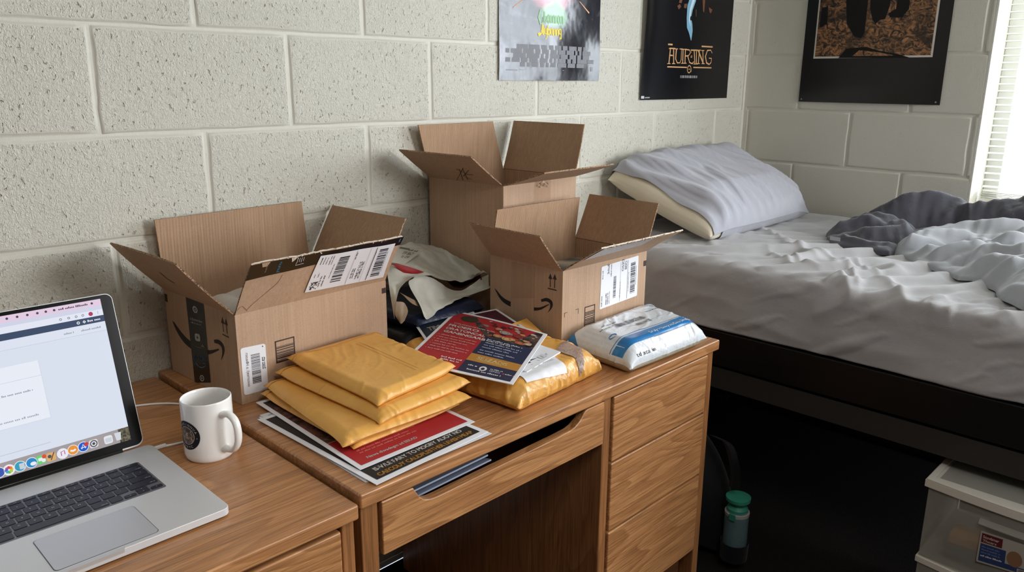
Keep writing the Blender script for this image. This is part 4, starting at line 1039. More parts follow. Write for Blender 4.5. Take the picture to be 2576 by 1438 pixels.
# sticker on the front
q = [(614, 994), (675, 978), (667, 863), (604, 876)]
sq = [B1.front(*B1.face(*p), .0006) for p in q]; w_ = np.linalg.norm(sq[1] - sq[0]); h_ = np.linalg.norm(sq[3] - sq[0]); sm_ = qmap(*sq, w_, h_)
g = G(); g.poly(sm_, rrect(0, w_, 0, h_, .005, 5), M_LBL, 0)
g.bars(sm_, w_ * .38, h_ * .2, w_ * .74, h_ * .82, M_LBK, .0003, 5, 'v')
v_ = sub(sm_, w_ * .18, h_ * .88, -PI / 2); g.text(v_, "rocusdIH: a; /(eornoxao", 0, 0, .0062, M_LBK, .0003, w=h_ * .72)
v_ = sub(sm_, w_ * .82, h_ * .72, -PI / 2); g.words(v_, 0, 0, h_ * .3, .0035, M_LBK, .0003, 3); g.words(v_, 0, .004, h_ * .3, .003, M_LBK, .0003, 7)
g.disc(sm_, w_ * .88, h_ * .95, .0013, M_LBK, .0003, 8); g.build('barcode_sticker', b1r)
# flaps
f = B1.flap('left', .150, 49, curl=8, sag=-.002)
for p in ((344, 684), (352, 694)):
    u, v = f['px'](*p); f['g'].stroke(f['f'], [(u - .01, v + .012), (u + .012, v - .010)], .003, M_PRINT, .0006)
f['g'].stroke(f['f'], [f['px'](403, 682), f['px'](425, 700), f['px'](441, 709)], .004, M_PBRN, .0006)
fbuild(f, b1r)
f = B1.flap('back', .147, 90.6, curl=2, skew=.012); fbuild(f, b1r)
f = B1.flap('right', .145, 61, curl=-5, sag=.0015); fbuild(f, b1r)
f = B1.flap('front', .127, 57.5, curl=-7, torn=True, notch=.001, wob=.0006, seed=2)
g = f['g']; F_ = f['f']; W_, Lf = f['W'], f['L']
def band(u0, u1, v0, v1, v2, v3, m, l, g=g):
    n = 16; g.grid(np.array([[F_(u0 + (u1 - u0) * i / n, v0 + (v1 - v0) * i / n + ((v2 - v0) + (v3 - v1 - v2 + v0) * i / n) * j / 4, l) for j in range(5)] for i in range(n + 1)]), m)
# creases pressed in the torn flap
cr = flat((140, 104, 78), .8)
g.stroke(F_, bez([f['px'](*p) for p in ((620, 780), (640, 762), (670, 738), (700, 712), (712, 692))]), .0012, cr, .0004)
g.stroke(F_, bez([f['px'](*p) for p in ((596, 782), (606, 772), (612, 772), (622, 782))]), .001, cr, .0004)
fbuild(f, b1r)
g = G(); band(.0015, W_ - .002, Lf - .040, Lf - .024, Lf - .001, Lf - .001, M_TAPE, .0012, g)
tl = sub(F_, .062, Lf - .006, -PI / 2); g.text(tl, 'nunul', .0, 0, .0075, ink(74, 130, 160), .0018, w=.028)
tl = sub(F_, .036, Lf - .006, -PI / 2); g.text(tl, 'ooono', .0, 0, .0045, ink(150, 130, 110), .0018, w=.022)
for k in range(4): g.stroke(F_, [(.100 + k * .0045, Lf - .004), (.101 + k * .0045, Lf - .017 + .002 * (k % 2))], .0014, ink(190, 186, 180), .0018)
g.stroke(F_, [(.100, Lf - .016), (.1, Lf - .023), (.118, Lf - .022)], .0016, ink(190, 186, 180), .0018)
tl = sub(F_, W_ - .012, Lf - .004, -PI / 2); g.text(tl, 'cun', 0, 0, .006, ink(120, 150, 180), .0018)
g.poly(F_, [(.024, Lf - .001), (.028, Lf - .012), (.038, Lf - .012), (.042, Lf - .001)], M_CARD, .0016); g.poly(F_, [(.085, Lf), (.089, Lf - .012), (.094, Lf - .007), (.098, Lf)], M_TORN, .0019)
g.build('printed_tape', b1r)
q = [(766, 735), (963, 696), (995, 611), (807, 643)]
P4 = [f['px'](*p) for p in q]
bil = lambda u, v, l=0: F_(*(np.array(P4[0]) * (1 - u) * (1 - v) + np.array(P4[1]) * u * (1 - v) + np.array(P4[2]) * u * v + np.array(P4[3]) * (1 - u) * v), l + .0022)
LW, LH_ = .185, .08
lm_ = lambda u, v, l=0: bil(u / LW, v / LH_, l)
g = G(); g.rect(lm_, 0, 0, LW, LH_, M_LBL, 0, 14, 6)
def ship(g, lm_, LW, H_, l=.0004, s=1):
    """shipping label print, barcodes running up the label"""
    g.bars(lm_, LW * .27, H_ * .16, LW * .40, H_ * .9, M_LBK, l, 11 * s, 'v', unit=H_ / 78)
    g.bars(lm_, LW * .80, H_ * .10, LW * .92, H_ * .9, M_LBK, l, 12 * s, 'v', unit=H_ / 84)
    g.rect(lm_, LW * .745, H_ * .03, LW * .752, H_ * .97, M_LBK, l); g.rect(lm_, LW * .48, H_ * .02, LW * .483, H_ * .98, M_LBK, l); g.rect(lm_, LW * .665, H_ * .02, LW * .667, H_ * .98, M_LBK, l)
    r = random.Random(s)
    for i in range(7):
        for j in range(26):
            if r.random() < .5: g.rect(lm_, LW * (.585 + .009 * i), H_ * (.12 + .019 * j), LW * (.585 + .009 * i) + LW * .007, H_ * (.12 + .019 * j) + H_ * .015, M_LBK, l)
    for i in range(8):
        for j in range(8):
            if r.random() < .55: g.rect(lm_, LW * (.03 + .011 * i), H_ * (.05 + .026 * j), LW * (.0405 + .011 * i), H_ * (.074 + .026 * j), M_LBK, l)
    for k, (u, v, w, h) in enumerate(((.05, .74, .22, .030), (.085, .74, .2, .02), (.12, .72, .2, .02), (.16, .70, .25, .022), (.19, .70, .25, .022), (.14, .1, .3, .03), (.18, .1, .3, .03), (.235, .3, .4, .018), (.53, .16, .3, .03), (.555, .16, .34, .03), (.76, .15, .75, .014), (.935, .2, .6, .014), (.50, .72, .2, .03), (.045, .38, .1, .02), (.09, .38, .12, .02))):
        tv = sub(lm_, LW * u, H_ * v, PI / 2); g.words(tv, 0, 0, H_ * w, H_ * h * 1.3, M_LBK, l, k + 20 * s)
ship(g, lm_, LW, LH_); g.build('shipping_label', b1r)
# plastic padding showing inside
pp = thing('plastic_padding', 'crumpled white plastic padding inside the left open box', 'packing', (.0, -.19, ZD + .01))
M_FILM = m_crinkle('milky_film', (206, 204, 200), .3, 20, .006, 90, .001)
T, Bt = inflate(.20, .17, 34, 30, lambda u, v: .035 + .03 * np.sin(3 * u * PI) ** 2, lambda u, v: .02 + 0 * u, p=.0008, steps=90, seed=5, rnd=.006)
bg_ = Bag(T, Bt, .2, .17, [A(-.085, -.250, 0), A(.10, -.235, 0), A(.09, -.05, 0), A(-.085, -.06, 0)], ZD + .118)
g = G(); bg_.mesh(g, M_FILM); g.build('film', pp)
g = G(); g.box(-.085, .245, -.235, -.01, ZD + .006, ZD + .12, M_CIN); tag(g.build('packed_carton'), 'flat brown carton lying in the bottom of the left open box', 'carton')

# ---------------- tall box at the back
b2r = thing('cardboard_box', 'tall plain open box at the back against the wall, handwritten mark on left flap', 'box', (.625, -.248, ZD), 'open cardboard boxes')
B2 = Box(b2r, .622, -.2475, 2.6, .293, .268, .353)
B2.g.build('box_body', b2r)
f = B2.flap('left', .132, 36, curl=4)
tkm = flat((52, 30, 26), .6)
for s_ in (((1150, 455), (1166, 421)), ((1149, 424), (1171, 434)), ((1156, 423), (1165, 452)), ((1164, 421), (1177, 452)), ((1180, 426), (1166, 442), (1186, 450)), ((1172, 437), (1191, 438))):
    f['g'].stroke(f['f'], [f['px'](*p) for p in s_], .0018, tkm, .0006)
fbuild(f, b2r)
fbuild(B2.flap('back', .138, 93.5, curl=3, skew=.05), b2r); fbuild(B2.flap('right', .142, 73.5, curl=5), b2r)
fbuild(B2.flap('front', .132, 18, curl=3, notch=.002), b2r)
g = G(); u0, v0 = B2.face(1343, 506); u1, v1 = B2.face(1385, 462)
mt = sub(B2.front, 0, 0); n_ = 8
g.grid(np.array([[B2.front(u0 + (u1 - u0) * i / n_, v0 + (B2.h - v0) * j / n_, .0008 + .0003 * math.sin(i * 2.3 + j)) for j in range(n_ + 1)] for i in range(n_ + 1)]), M_CLR)
g.build('clear_tape', b2r)
g = G(); rr = np.random.RandomState(3)
for k in range(34):
    c = B2.front(u0 + (u1 - u0) * rr.uniform(.1, .85), B2.h - rr.uniform(0, .014) , .0015); g.add([c + A(*rr.normal(0, .0028, 3)) for _ in range(3)], [(0, 1, 2)], M_TORN)
g.build('torn_tape_end', b2r)

# ---------------- box at the right
kx, ky = CAM_P[0] + .968 * (.6032 - CAM_P[0]), CAM_P[1] + .968 * (-.4613 - CAM_P[1])
b3r = thing('cardboard_box', 'open shipping box at right of the flyers with white address label on its bright front', 'box', (kx, ky, ZD), 'open cardboard boxes')
B3 = Box(b3r, kx, ky, -.73, .316, .236, .1935)
fx = lambda x, y: B3.face(x, y, 'left'); g = B3.g
zz = lambda x, y: (960 + x * .3477, 560 + y * .3477)
smile(g, B3.left, fx, [zz(820, 475), zz(868, 545), zz(920, 582), zz(990, 605), zz(1060, 618), zz(1140, 622), zz(1212, 590)], [zz(1155, 563), zz(1195, 556), zz(1226, 576), zz(1226, 612), zz(1205, 648)], M_PRINT, .0125, .0075)
up_arrows(g, B3.left, fx, ((zz(1222, 378), zz(1221, 465)), (zz(1254, 382), zz(1252, 472))), (zz(1203, 473), zz(1267, 489)), M_PBRN)
barcode_box(g, B3.front, *B3.face(1469, 824), *B3.face(1497, 764), M_PBRN, 8)
for s_ in (((1419, 788), (1427, 785)), ((1420, 788), (1420, 798)), ((1447, 779), (1455, 776)), ((1455, 776), (1454, 789))):
    g.stroke(B3.front, [B3.face(*p) for p in s_], .0012, M_PBRN, .0004)
a, b = B3.face(1622, 655); g.rect(B3.front, .316 - .012, b - .014, .3155, b, M_PBRN, .0004)
g.build('box_body', b3r)
g = G(); q = [B3.left(*fx(*zz(*p)), .0008) for p in ((938, 545), (1108, 545), (1112, 318), (942, 280))]; tq = qmap(*q, .05, .06); g.rect(tq, 0, 0, .05, .06, M_CLR, 0, 8, 8)
q = [B3.left(*fx(*zz(*p)), .0007) for p in ((933, 800), (1100, 830), (1104, 560), (936, 556))]; tq = qmap(*q, .05, .06); g.rect(tq, 0, 0, .05, .06, M_CARD, 0, 4, 4)
g.build('clear_tape', b3r)
q = [(1508, 778), (1602, 743), (1606, 642), (1513, 671)]; sq = [B3.front(*B3.face(*p), .0006) for p in q]
w_ = np.linalg.norm(sq[1] - sq[0]); h_ = np.linalg.norm(sq[3] - sq[0]); sm_ = qmap(*sq, w_, h_)
g = G(); g.poly(sm_, rrect(0, w_, 0, h_, .003, 4), M_LBL, 0)
g.rect(sm_, w_ * .705, h_ * .03, w_ * .712, h_ * .97, M_LBK, .0003); g.rect(sm_, w_ * .51, h_ * .03, w_ * .514, h_ * .97, ink(120, 124, 134), .0003)
g.bars(sm_, w_ * .79, h_ * .12, w_ * .92, h_ * .88, M_LBK, .0003, 21, 'v'); g.bars(sm_, w_ * .33, h_ * .16, w_ * .40, h_ * .68, M_LBK, .0003, 22, 'v')
for k, (u, v, w, h) in enumerate(((.05, .05, .3, .03), (.16, .06, .28, .03), (.20, .06, .28, .03), (.24, .06, .3, .02), (.05, .70, .2, .025), (.52, .10, .4, .02), (.745, .2, .5, .015), (.95, .3, .5, .015), (.27, .7, .3, .025))):
    g.words(sub(sm_, w_ * u, h_ * v, PI / 2), 0, 0, h_ * w, h_ * h * 1.3, M_LBK, .0003, 60 + k)
g.text(sub(sm_, w_ * .21, h_ * .78, PI / 2), '3nhu8', 0, 0, w_ * .055, M_LBK, .0003); g.text(sub(sm_, w_ * .60, h_ * .74, PI / 2), 'O53O', 0, 0, w_ * .06, M_LBK, .0003); g.text(sub(sm_, w_ * .68, h_ * .76, PI / 2), 'BE1O', 0, 0, w_ * .055, M_LBK, .0003)
g.build('shipping_label', b3r)
fbuild(B3.flap('left', .113, 50.5, curl=6), b3r); fbuild(B3.flap('back', .113, 98, curl=4, sag=.002), b3r); fbuild(B3.flap('right', .124, 66, curl=4), b3r)
f = B3.flap('front', .124, 32.3, curl=-4, torn=True, notch=.001, seed=9)
F_, W_, Lf = f['f'], f['W'], f['L']
fbuild(f, b3r)
g = G(); n = 20; g.grid(np.array([[F_(.012 + .19 * i / n, Lf * (.62 + .37 * j / 4) - (.02 * (1 - i / n) * (1 - j / 4)), .0012) for j in range(5)] for i in range(n + 1)]), m_crinkle('torn_label', (206, 204, 202), .5, 60, .004)); g.build('torn_label', b3r)
pk = thing('patterned_pack', 'teal and cream patterned pack inside the right open box', 'pack', (kx + .12, ky + .1, ZD + .01))
nt = NT('patterned_print'); nn = nt.n('ShaderNodeTexWave', Vector=nt.coord((1, 3, 30)), Scale=3, Distortion=4); nt.P(Base__Color=nt.mix(nn.outputs[1], lin((52, 70, 82)), lin((176, 168, 150))), Roughness=.4)
T, Bt = inflate(.26, .19, 30, 24, lambda u, v: .05 + 0 * u, lambda u, v: .03 + 0 * u, p=.0008, steps=80, seed=8)
q = [B3.P(.02, .02, 0), B3.P(.295, .02, 0), B3.P(.295, .21, 0), B3.P(.02, .21, 0)]
for c in q: c[2] = 0
bb = Bag(T, Bt, .26, .19, q, ZD + .085); g = G(); bb.mesh(g, nt.m); g.build('pack_body', pk)
g = G(); g.box(kx + .015, kx + .29, ky + .015, ky + .21, ZD + .006, ZD + .086, M_CIN); tag(g.build('packed_carton'), 'flat brown carton lying in the bottom of the right open box', 'carton')
# ================================================================== MAIL ON THE DESK
M_KRAFT = m_crinkle('golden_kraft', (238, 182, 94), .38, 13, .0045, 60, .0009, .5, (228, 168, 80))
M_KRAFT2 = m_crinkle('golden_kraft_shiny', (234, 178, 90), .32, 26, .005, 80, .0009, .6, (220, 160, 74))
M_SEAM = flat((168, 112, 50), .6, name='seam_line')
GRP = 'stacked padded envelopes'
def _gc(U, V):
    e = .05 * (1 + .5 * sines(U, V, .2, 3, 5)); a = .9 * sines(U, V, .35, 4, 5) + .6
    return e * np.cos(a) ** 2 + .012, e * np.sin(a) ** 2 + .012, e * np.cos(a) * np.sin(a)
CRUMP = buckle(.36, .36, 72, 72, _gc, ((2, .2),), 110, 4, g=.00001, noise_amp=.004, noise_sc=.045, shear=.6, seed=9, pin=False)[..., 2]
CRUMP = CRUMP - CRUMP.min(); CRUMP[[0, -1]] = 0; CRUMP[:, [0, -1]] = 0
def envelope(name, label, quad, z0, W, H, thick, seed, dz=0, flap=True, lift=None, mat=None, root=None):
    quad = [A(q[0], min(q[1], -.272 + max(q[0], -.1) * .055), 0) for q in quad] if 'stack' in label else quad
    T, Bt = inflate(W, H, 46, 60, lambda u, v: thick * .72 * (np.clip(np.minimum(np.minimum(u, 1 - u) * W, np.minimum(v, 1 - v) * H) / .022, .1, 1)) ** .6,
                    lambda u, v: thick * .28 + 0 * u, p=.00045, steps=90, seed=seed, bend=.5, shear=.8, rnd=.0012)
    def post(P, a, b):
        if lift:
            for ca, cb, h, r in lift:
                P[..., 2] += h * np.exp(-(((a - ca) ** 2 + (b - cb) ** 2) / r ** 2))
        return P
    bag = Bag(T, Bt, W, H, quad, z0, post=post); bag.refine(2); bag.pleats(('v0', 'v0', 'u1', 'u0'), 30, seed, .0022, (.012, .045), (.0025, .006)); bag.crumple(CRUMP, .13, seed % 2 == 0)
    c = sum(np.asarray(q) for q in quad) / 4
    rt = thing(name, label, 'envelope', (c[0], c[1], z0), GRP if 'stack' in label and name == 'padded_envelope' else None)
    g = G(); bag.mesh(g, mat or M_KRAFT)
    g.build('pouch', rt, sharp=60)
    return rt, bag
def Q(z, *pts): return [onz(x, y, z) for x, y in pts]
def Q0(z, *pts):
    r = Q(z, *pts)
    for p in r: p[2] = 0
    return r
# stack of four padded envelopes; u from the left-back short side, v towards the back
e4, g4 = envelope('padded_envelope', 'golden padded envelope at the very bottom of the stack, resting on the red flyer', [A(-.068, -.588, 0), A(.176, -.580, 0), A(.17, -.262, 0), A(-.066, -.262, 0)], ZD + .008, .24, .32, .015, 11, lift=[(0, 1, .006, .1), (1, 0, .004, .15)])
e3, g3 = envelope('padded_envelope', 'golden padded envelope third from the top of the stack, with longest front corner', Q0(.792, (862, 1110), (1188, 998), (948, 868), (644, 957)), ZD + .0225, .27, .35, .018, 12, lift=[(0, 0, -.004, .12), (0, 1, .004, .1), (1, 0, .006, .14)])
e2, g2_ = envelope('padded_envelope', 'golden padded envelope second from the top of the stack', Q0(.812, (955, 1050), (1185, 957), (952, 850), (671, 923)), ZD + .041, .23, .35, .019, 13, lift=[(0, 0, -.004, .12), (0, 1, .005, .1), (1, 0, .005, .14)])
e1, g1 = envelope('padded_envelope', 'golden padded envelope on top of the stack, sealed flap towards the boxes', Q0(.833, (950, 1006), (1148, 918), (938, 828), (716, 896)), ZD + .061, .22, .31, .021, 14, lift=[(0, 1, .006, .12), (1, 0, .006, .12), (0, 0, -.003, .1)])
for rt, bag, W, H in ((e1, g1, .22, .31), (e2, g2_, .23, .35), (e3, g3, .27, .35), (e4, g4, .24, .32)):
    g = G(); n = 22; rows = []
    for i in range(n + 1):
        u = .0 + W * i / n; dep = .018 + .012 * math.sin(PI * min(i / n * 1.4, 1)) + (.016 * max(0, i / n - .2))
        rows.append([bag.map(u, H - dep * j / 6, .0012 + .0006 * (j / 6)) for j in range(7)])
    g.grid(np.array(rows), M_KRAFT); g.grid(np.array([[r_[6], r_[6] - A(0, 0, .0016)] for r_ in rows]), M_SEAM, smooth=False); g.build('sealed_flap', rt, sharp=80)
g = G()
for uu_ in (.132, .141): g.stroke(lambda u, v, l=0: g1.map(u, v, l), [(uu_, .255 - .215 * k / 30) for k in range(31)], .0006, M_SEAM, .0004)
g.build('centre_seam', e1)

# ---- flyers under the stack
WP = ink(238, 240, 246); WP2 = ink(226, 229, 236)
RED = ink(176, 44, 50); DRK = ink(36, 33, 34); GOLD = ink(206, 150, 66); NAVY = ink(38, 48, 78); CREAM = ink(226, 222, 216)
def sheet(name, label, q, W, H, prints, thick=.0006, mat=WP, cat='flyer', bend=None):
    mp = qmap(*q, W, H, bend)
    g = G(); n = 12
    for l, fl in ((0, False), (-thick, True)):
        g.grid(np.array([[mp(W * i / n, H * j / n, l) for j in range(n + 1)] for i in range(n + 1)]), mat, flip=fl)
    for e in (0, 1):
        g.grid(np.array([[mp(W * e, H * j / n, l) for l in (0, -thick)] for j in range(n + 1)]), mat, smooth=False); g.grid(np.array([[mp(W * j / n, H * e, l) for l in (0, -thick)] for j in range(n + 1)]), mat, smooth=False)
    if prints: prints(g, mp, W, H)
    return tag(g.build(name), label, cat, 'printed flyers on the desk' if name == 'flyer' else None)
nt = NT('dark_photo_print'); nn = noise(nt, nt.coord(), 26, 4, .6, 1.5)
nt.P(Base__Color=nt.ramp(nn, [(.36, lin((22, 22, 24))), (.46, lin((44, 40, 42))), (.52, lin((120, 70, 66))), (.60, lin((60, 62, 60))), (.7, lin((150, 140, 130)))]).outputs[0], Roughness=.4); M_PHD = nt.m
nt = NT('grey_photo_print'); nn = noise(nt, nt.coord(), 20, 4, .6, 1.5)
nt.P(Base__Color=nt.ramp(nn, [(.38, lin((60, 58, 54))), (.5, lin((132, 126, 116))), (.62, lin((98, 94, 86)))]).outputs[0], Roughness=.4); M_PHG = nt.m
z_ = ZD + .0012
for k, (x, y, a) in enumerate(((-.108, -.676, .0), (-.104, -.672, .02))):
    w, h = .238, .34
    q = [A(x, y, z_ + .0014 * k), A(x + w, y - .01, z_ + .0014 * k), A(x + w + .004, y + h - .01, z_ + .0014 * k), A(x + .004, y + h, z_ + .0014 * k)]
    def pr(g, mp, W, H):
        g.rect(mp, .01, .06, W - .01, H - .012, M_PHG, .0003, 6, 6)
    sheet('flyer', ('white sheet with grey photo, bottom of the papers under the envelopes', 'white sheet second from the bottom under the envelopes, edge just showing')[k], q, .24, .34, pr if k == 1 else None, .0009, WP2)
def f2(g, mp, W, H):
    g.rect(mp, .010, .011, W - .010, H - .012, DRK, .0003, 6, 6)
    g.text(mp, '1S-V/LE FARY TO MOGBY AUOY NO', .026, .0345, .0105, CREAM, .0006, w=W - .056, bold=.0007)
    g.text(mp, 'CAECOUY CAUDPLESTHER LEVISH MEAP', .020, .0165, .0105, GOLD, .0006, w=W - .040, bold=.0007)
sheet('flyer', 'black flyer with white and gold lettering jutting out at the front of the papers', [A(-.1035, -.699, ZD + .0042), A(.1475, -.686, ZD + .0055), A(.135, -.345, ZD + .0045), A(-.114, -.350, ZD + .0042)], .25, .345, f2, .0008)
for k in range(2):
    sheet('flyer', ('white paper sheet just below the black flyer, right corner showing', 'white paper sheet two below the black flyer, right corner showing')[k], [A(-.09 + .004 * k, -.690, ZD + .0032 - .0008 * k), A(.149 - .006 * k, -.694 + .001 * k, ZD + .0042 - .0010 * k), A(.13, -.36, ZD + .0036 - .0008 * k), A(-.10, -.36, ZD + .0032 - .0008 * k)], .24, .33, None, .0005, WP2)
def f1(g, mp, W, H):
    g.rect(mp, .009, .010, W - .009, H * .315, RED, .0003, 6, 4)
    g.rect(mp, .009, H * .315, W - .009, H - .011, M_PHD, .0003, 8, 8)
    g.stroke(mp, [(.009, H * .315), (W * .5, H * .318), (W - .009, H * .325)], .0012, CREAM, .0006)
    g.text(mp, 'News diwadegm ad EEEAD', .03, .022, .0075, CREAM, .0006, w=.105, bold=.0004)
    pk_ = ink(206, 140, 134)
    for i, w in enumerate((.13, .11, .12)): g.words(mp, .03, .064 - .0095 * i, w, .0044, pk_, .0006, 30 + i, 1)
    g.words(mp, .03, .0745, .165, .0040, pk_, .0006, 44, 1)
sheet('flyer', 'red and photo flyer directly below the envelope stack', [A(-.0955, -.645, ZD + .0065), A(.1565, -.642, ZD + .0075), A(.165, -.285, ZD + .0065), A(-.080, -.282, ZD + .0065)], .25, .36, f1, .0008)

# ---- bulky golden mailer, front centre
def gtop(u, v): return .048 * np.clip(np.minimum(np.minimum(u, 1 - u) * .30, np.minimum(v, 1 - v) * .26) / .035, .05, 1) ** .5
T, Bt = inflate(.33, .28, 60, 52, gtop, lambda u, v: .004 + 0 * u, p=.0010, steps=130, seed=21, bend=.35, shear=.7, rnd=.003)
Gq = [A(.243, -.670, 0), A(.527, -.643, 0), A(.548, -.462, 0), A(.222, -.425, 0)]
gb = Bag(T, Bt, .33, .28, Gq, ZD + .0015); gb.refine(2); gb.pleats(('v0', 'u1', 'v0', 'u1', 'u0', 'v1'), 90, 5, .0045, (.02, .07), (.003, .009)); gb.crumple(CRUMP, .75)
gm = thing('padded_mailer', 'bulky golden bubble mailer with white address label at the desk front', 'mailer', (.38, -.55, ZD))
g = G(); gb.mesh(g, M_KRAFT2); g.build('pouch', gm, sharp=60)
def bag_uv(bag, px, py, z):
    q = onz(px, py, z); best = None
    Tt = bag.T.reshape(-1, 3); i = int(np.argmin(((Tt[:, :2] - q[:2]) ** 2).sum(1))); n, m = bag.T.shape[:2]
    return (i // m) / (n - 1) * bag.W, (i % m) / (m - 1) * bag.H
def patch_uv(bag, px4, z): return [np.array(bag_uv(bag, x, y, z)) for x, y in px4]
def bpatch(bag, c, W, H, l0=.0006):
    return lambda u, v, l=0: bag.map(*(c[0] * (1 - u / W) * (1 - v / H) + c[1] * (u / W) * (1 - v / H) + c[2] * (u / W) * (v / H) + c[3] * (1 - u / W) * (v / H)), l + l0)
c = patch_uv(gb, ((1325, 965), (1425, 928), (1380, 898), (1262, 930)), ZD + .046)
lp_ = bpatch(gb, c, .13, .09, .0018)
g = G(); g.rect(lp_, 0, 0, .13, .09, M_LBL, 0, 26, 20)
g.text(lp_, 'SETITS TO', .01, .060, .006, M_LBK, .0005, w=.045, bold=.0003); g.text(lp_, 'ETAM NI/I TO W', .008, .049, .005, M_LBK, .0005, w=.05, bold=.0003); g.text(lp_, 'S lueat', .012, .032, .0045, M_LBK, .0005)
g.rect(lp_, .068, .070, .098, .077, M_LBK, .0005); g.text(lp_, 'ONF E1  01', .072, .060, .0055, M_LBK, .0005, w=.04, bold=.0003)
g.words(lp_, .075, .046, .045, .003, ink(120, 120, 126), .0005, 4); g.words(lp_, .075, .052, .045, .002, ink(120, 120, 126), .0005, 5)
g.build('address_label', gm)
nt = NT('torn_sticker'); nn = noise(nt, nt.coord((1, 3, 1)), 50, 4, .7, 2); nt.P(Base__Color=nt.ramp(nn, [(.36, lin((86, 70, 62))), (.48, lin((186, 172, 158))), (.55, lin((150, 90, 84))), (.64, lin((205, 198, 188)))]).outputs[0], Roughness=.25); 
c = patch_uv(gb, ((1398, 892), (1460, 915), (1462, 885), (1416, 868)), ZD + .046)
g = G(); g.rect(bpatch(gb, c, .06, .04, .0018), 0, 0, .06, .04, nt.m, 0, 8, 6); g.build('torn_sticker', gm)

# ---- flat kraft envelopes and flyers leaning behind it
e, gk = envelope('kraft_envelope', 'golden envelope lying behind the stack, mostly under the navy flyer', [A(.205, -.415, 0), A(.50, -.445, 0), A(.50, -.285, 0), A(.285, -.262, 0)], ZD + .002, .30, .2, .042, 31)
q = [A(.40, -.47, .806), A(.545, -.50, .812), A(.557, -.352, .806), A(.43, -.36, .806)]
KT = onx(1325, 800, .556); 
sheet('kraft_envelope', 'small flat kraft envelope corner showing between the flyers and the right box', [A(.42, -.44, .802), A(.54, -.46, .802), KT, KT + A(-.10, -.012, 0)], .12, .1, None, .0012, M_KRAFT, 'envelope')
def fb1(g, mp, W, H):
    g.rect(mp, .009, .009, W - .009, H - .009, ink(40, 46, 58), .0003, 6, 6)
    g.text(mp, 'TIMUVIK', .03, H - .040, .016, CREAM, .0006, w=.10, bold=.0006); g.words(mp, .03, H - .058, .10, .004, CREAM, .0006, 3)
zf = .812
c01 = onz(1043, 816, zf); tr = onz(1190, 782, zf + .003); bl_c = onz(1100, 900, zf)
sheet('flyer', 'navy flyer with white heading, left corner poking out behind the red flyer', [bl_c, bl_c + (tr - c01), tr, c01], .22, .14, fb1)
def fb2(g, mp, W, H):
    g.rect(mp, .009, .009, W - .009, H - .009, ink(78, 30, 44), .0003, 6, 6); g.text(mp, 'Loni', W * .5, H * .25, .012, CREAM, .0006)
tp = onz(1249, 776, zf + .006); lf = onz(1150, 796, zf + .006); rt_ = onz(1335, 832, zf + .004)
sheet('flyer', 'maroon flyer with white border whose top corner rises behind the red flyer', [lf + (rt_ - tp), rt_, tp, lf], .14, .18, fb2)
def fb3(g, mp, W, H):
    g.rect(mp, .09, H - .050, .12, H - .034, ink(120, 124, 132), .0003); g.rect(mp, .091, H - .049, .119, H - .035, WP, .0005); g.text(mp, 'TWRA', .093, H - .046, .008, M_LBK, .0006, w=.025)
    g.text(mp, 'lkty', .102, H - .03, .006, M_LBK, .0005); g.rect(mp, .07, .03, .10, .036, M_LBK, .0005); g.words(mp, .07, .022, .03, .004, M_LBK, .0005, 3)
cR = onz(1410, 884, .8145); cB = onz(1325, 935, .8135); cT = onz(1345, 862, .8140)
dl = (cB - cR)
bkl = sheet('booklet', 'white printed booklet sticking out to the right under the red and navy flyer', [cB + (cT - cR) * .9, cB, cR, cT], .14, .11, fb3, .003, WP, 'booklet')
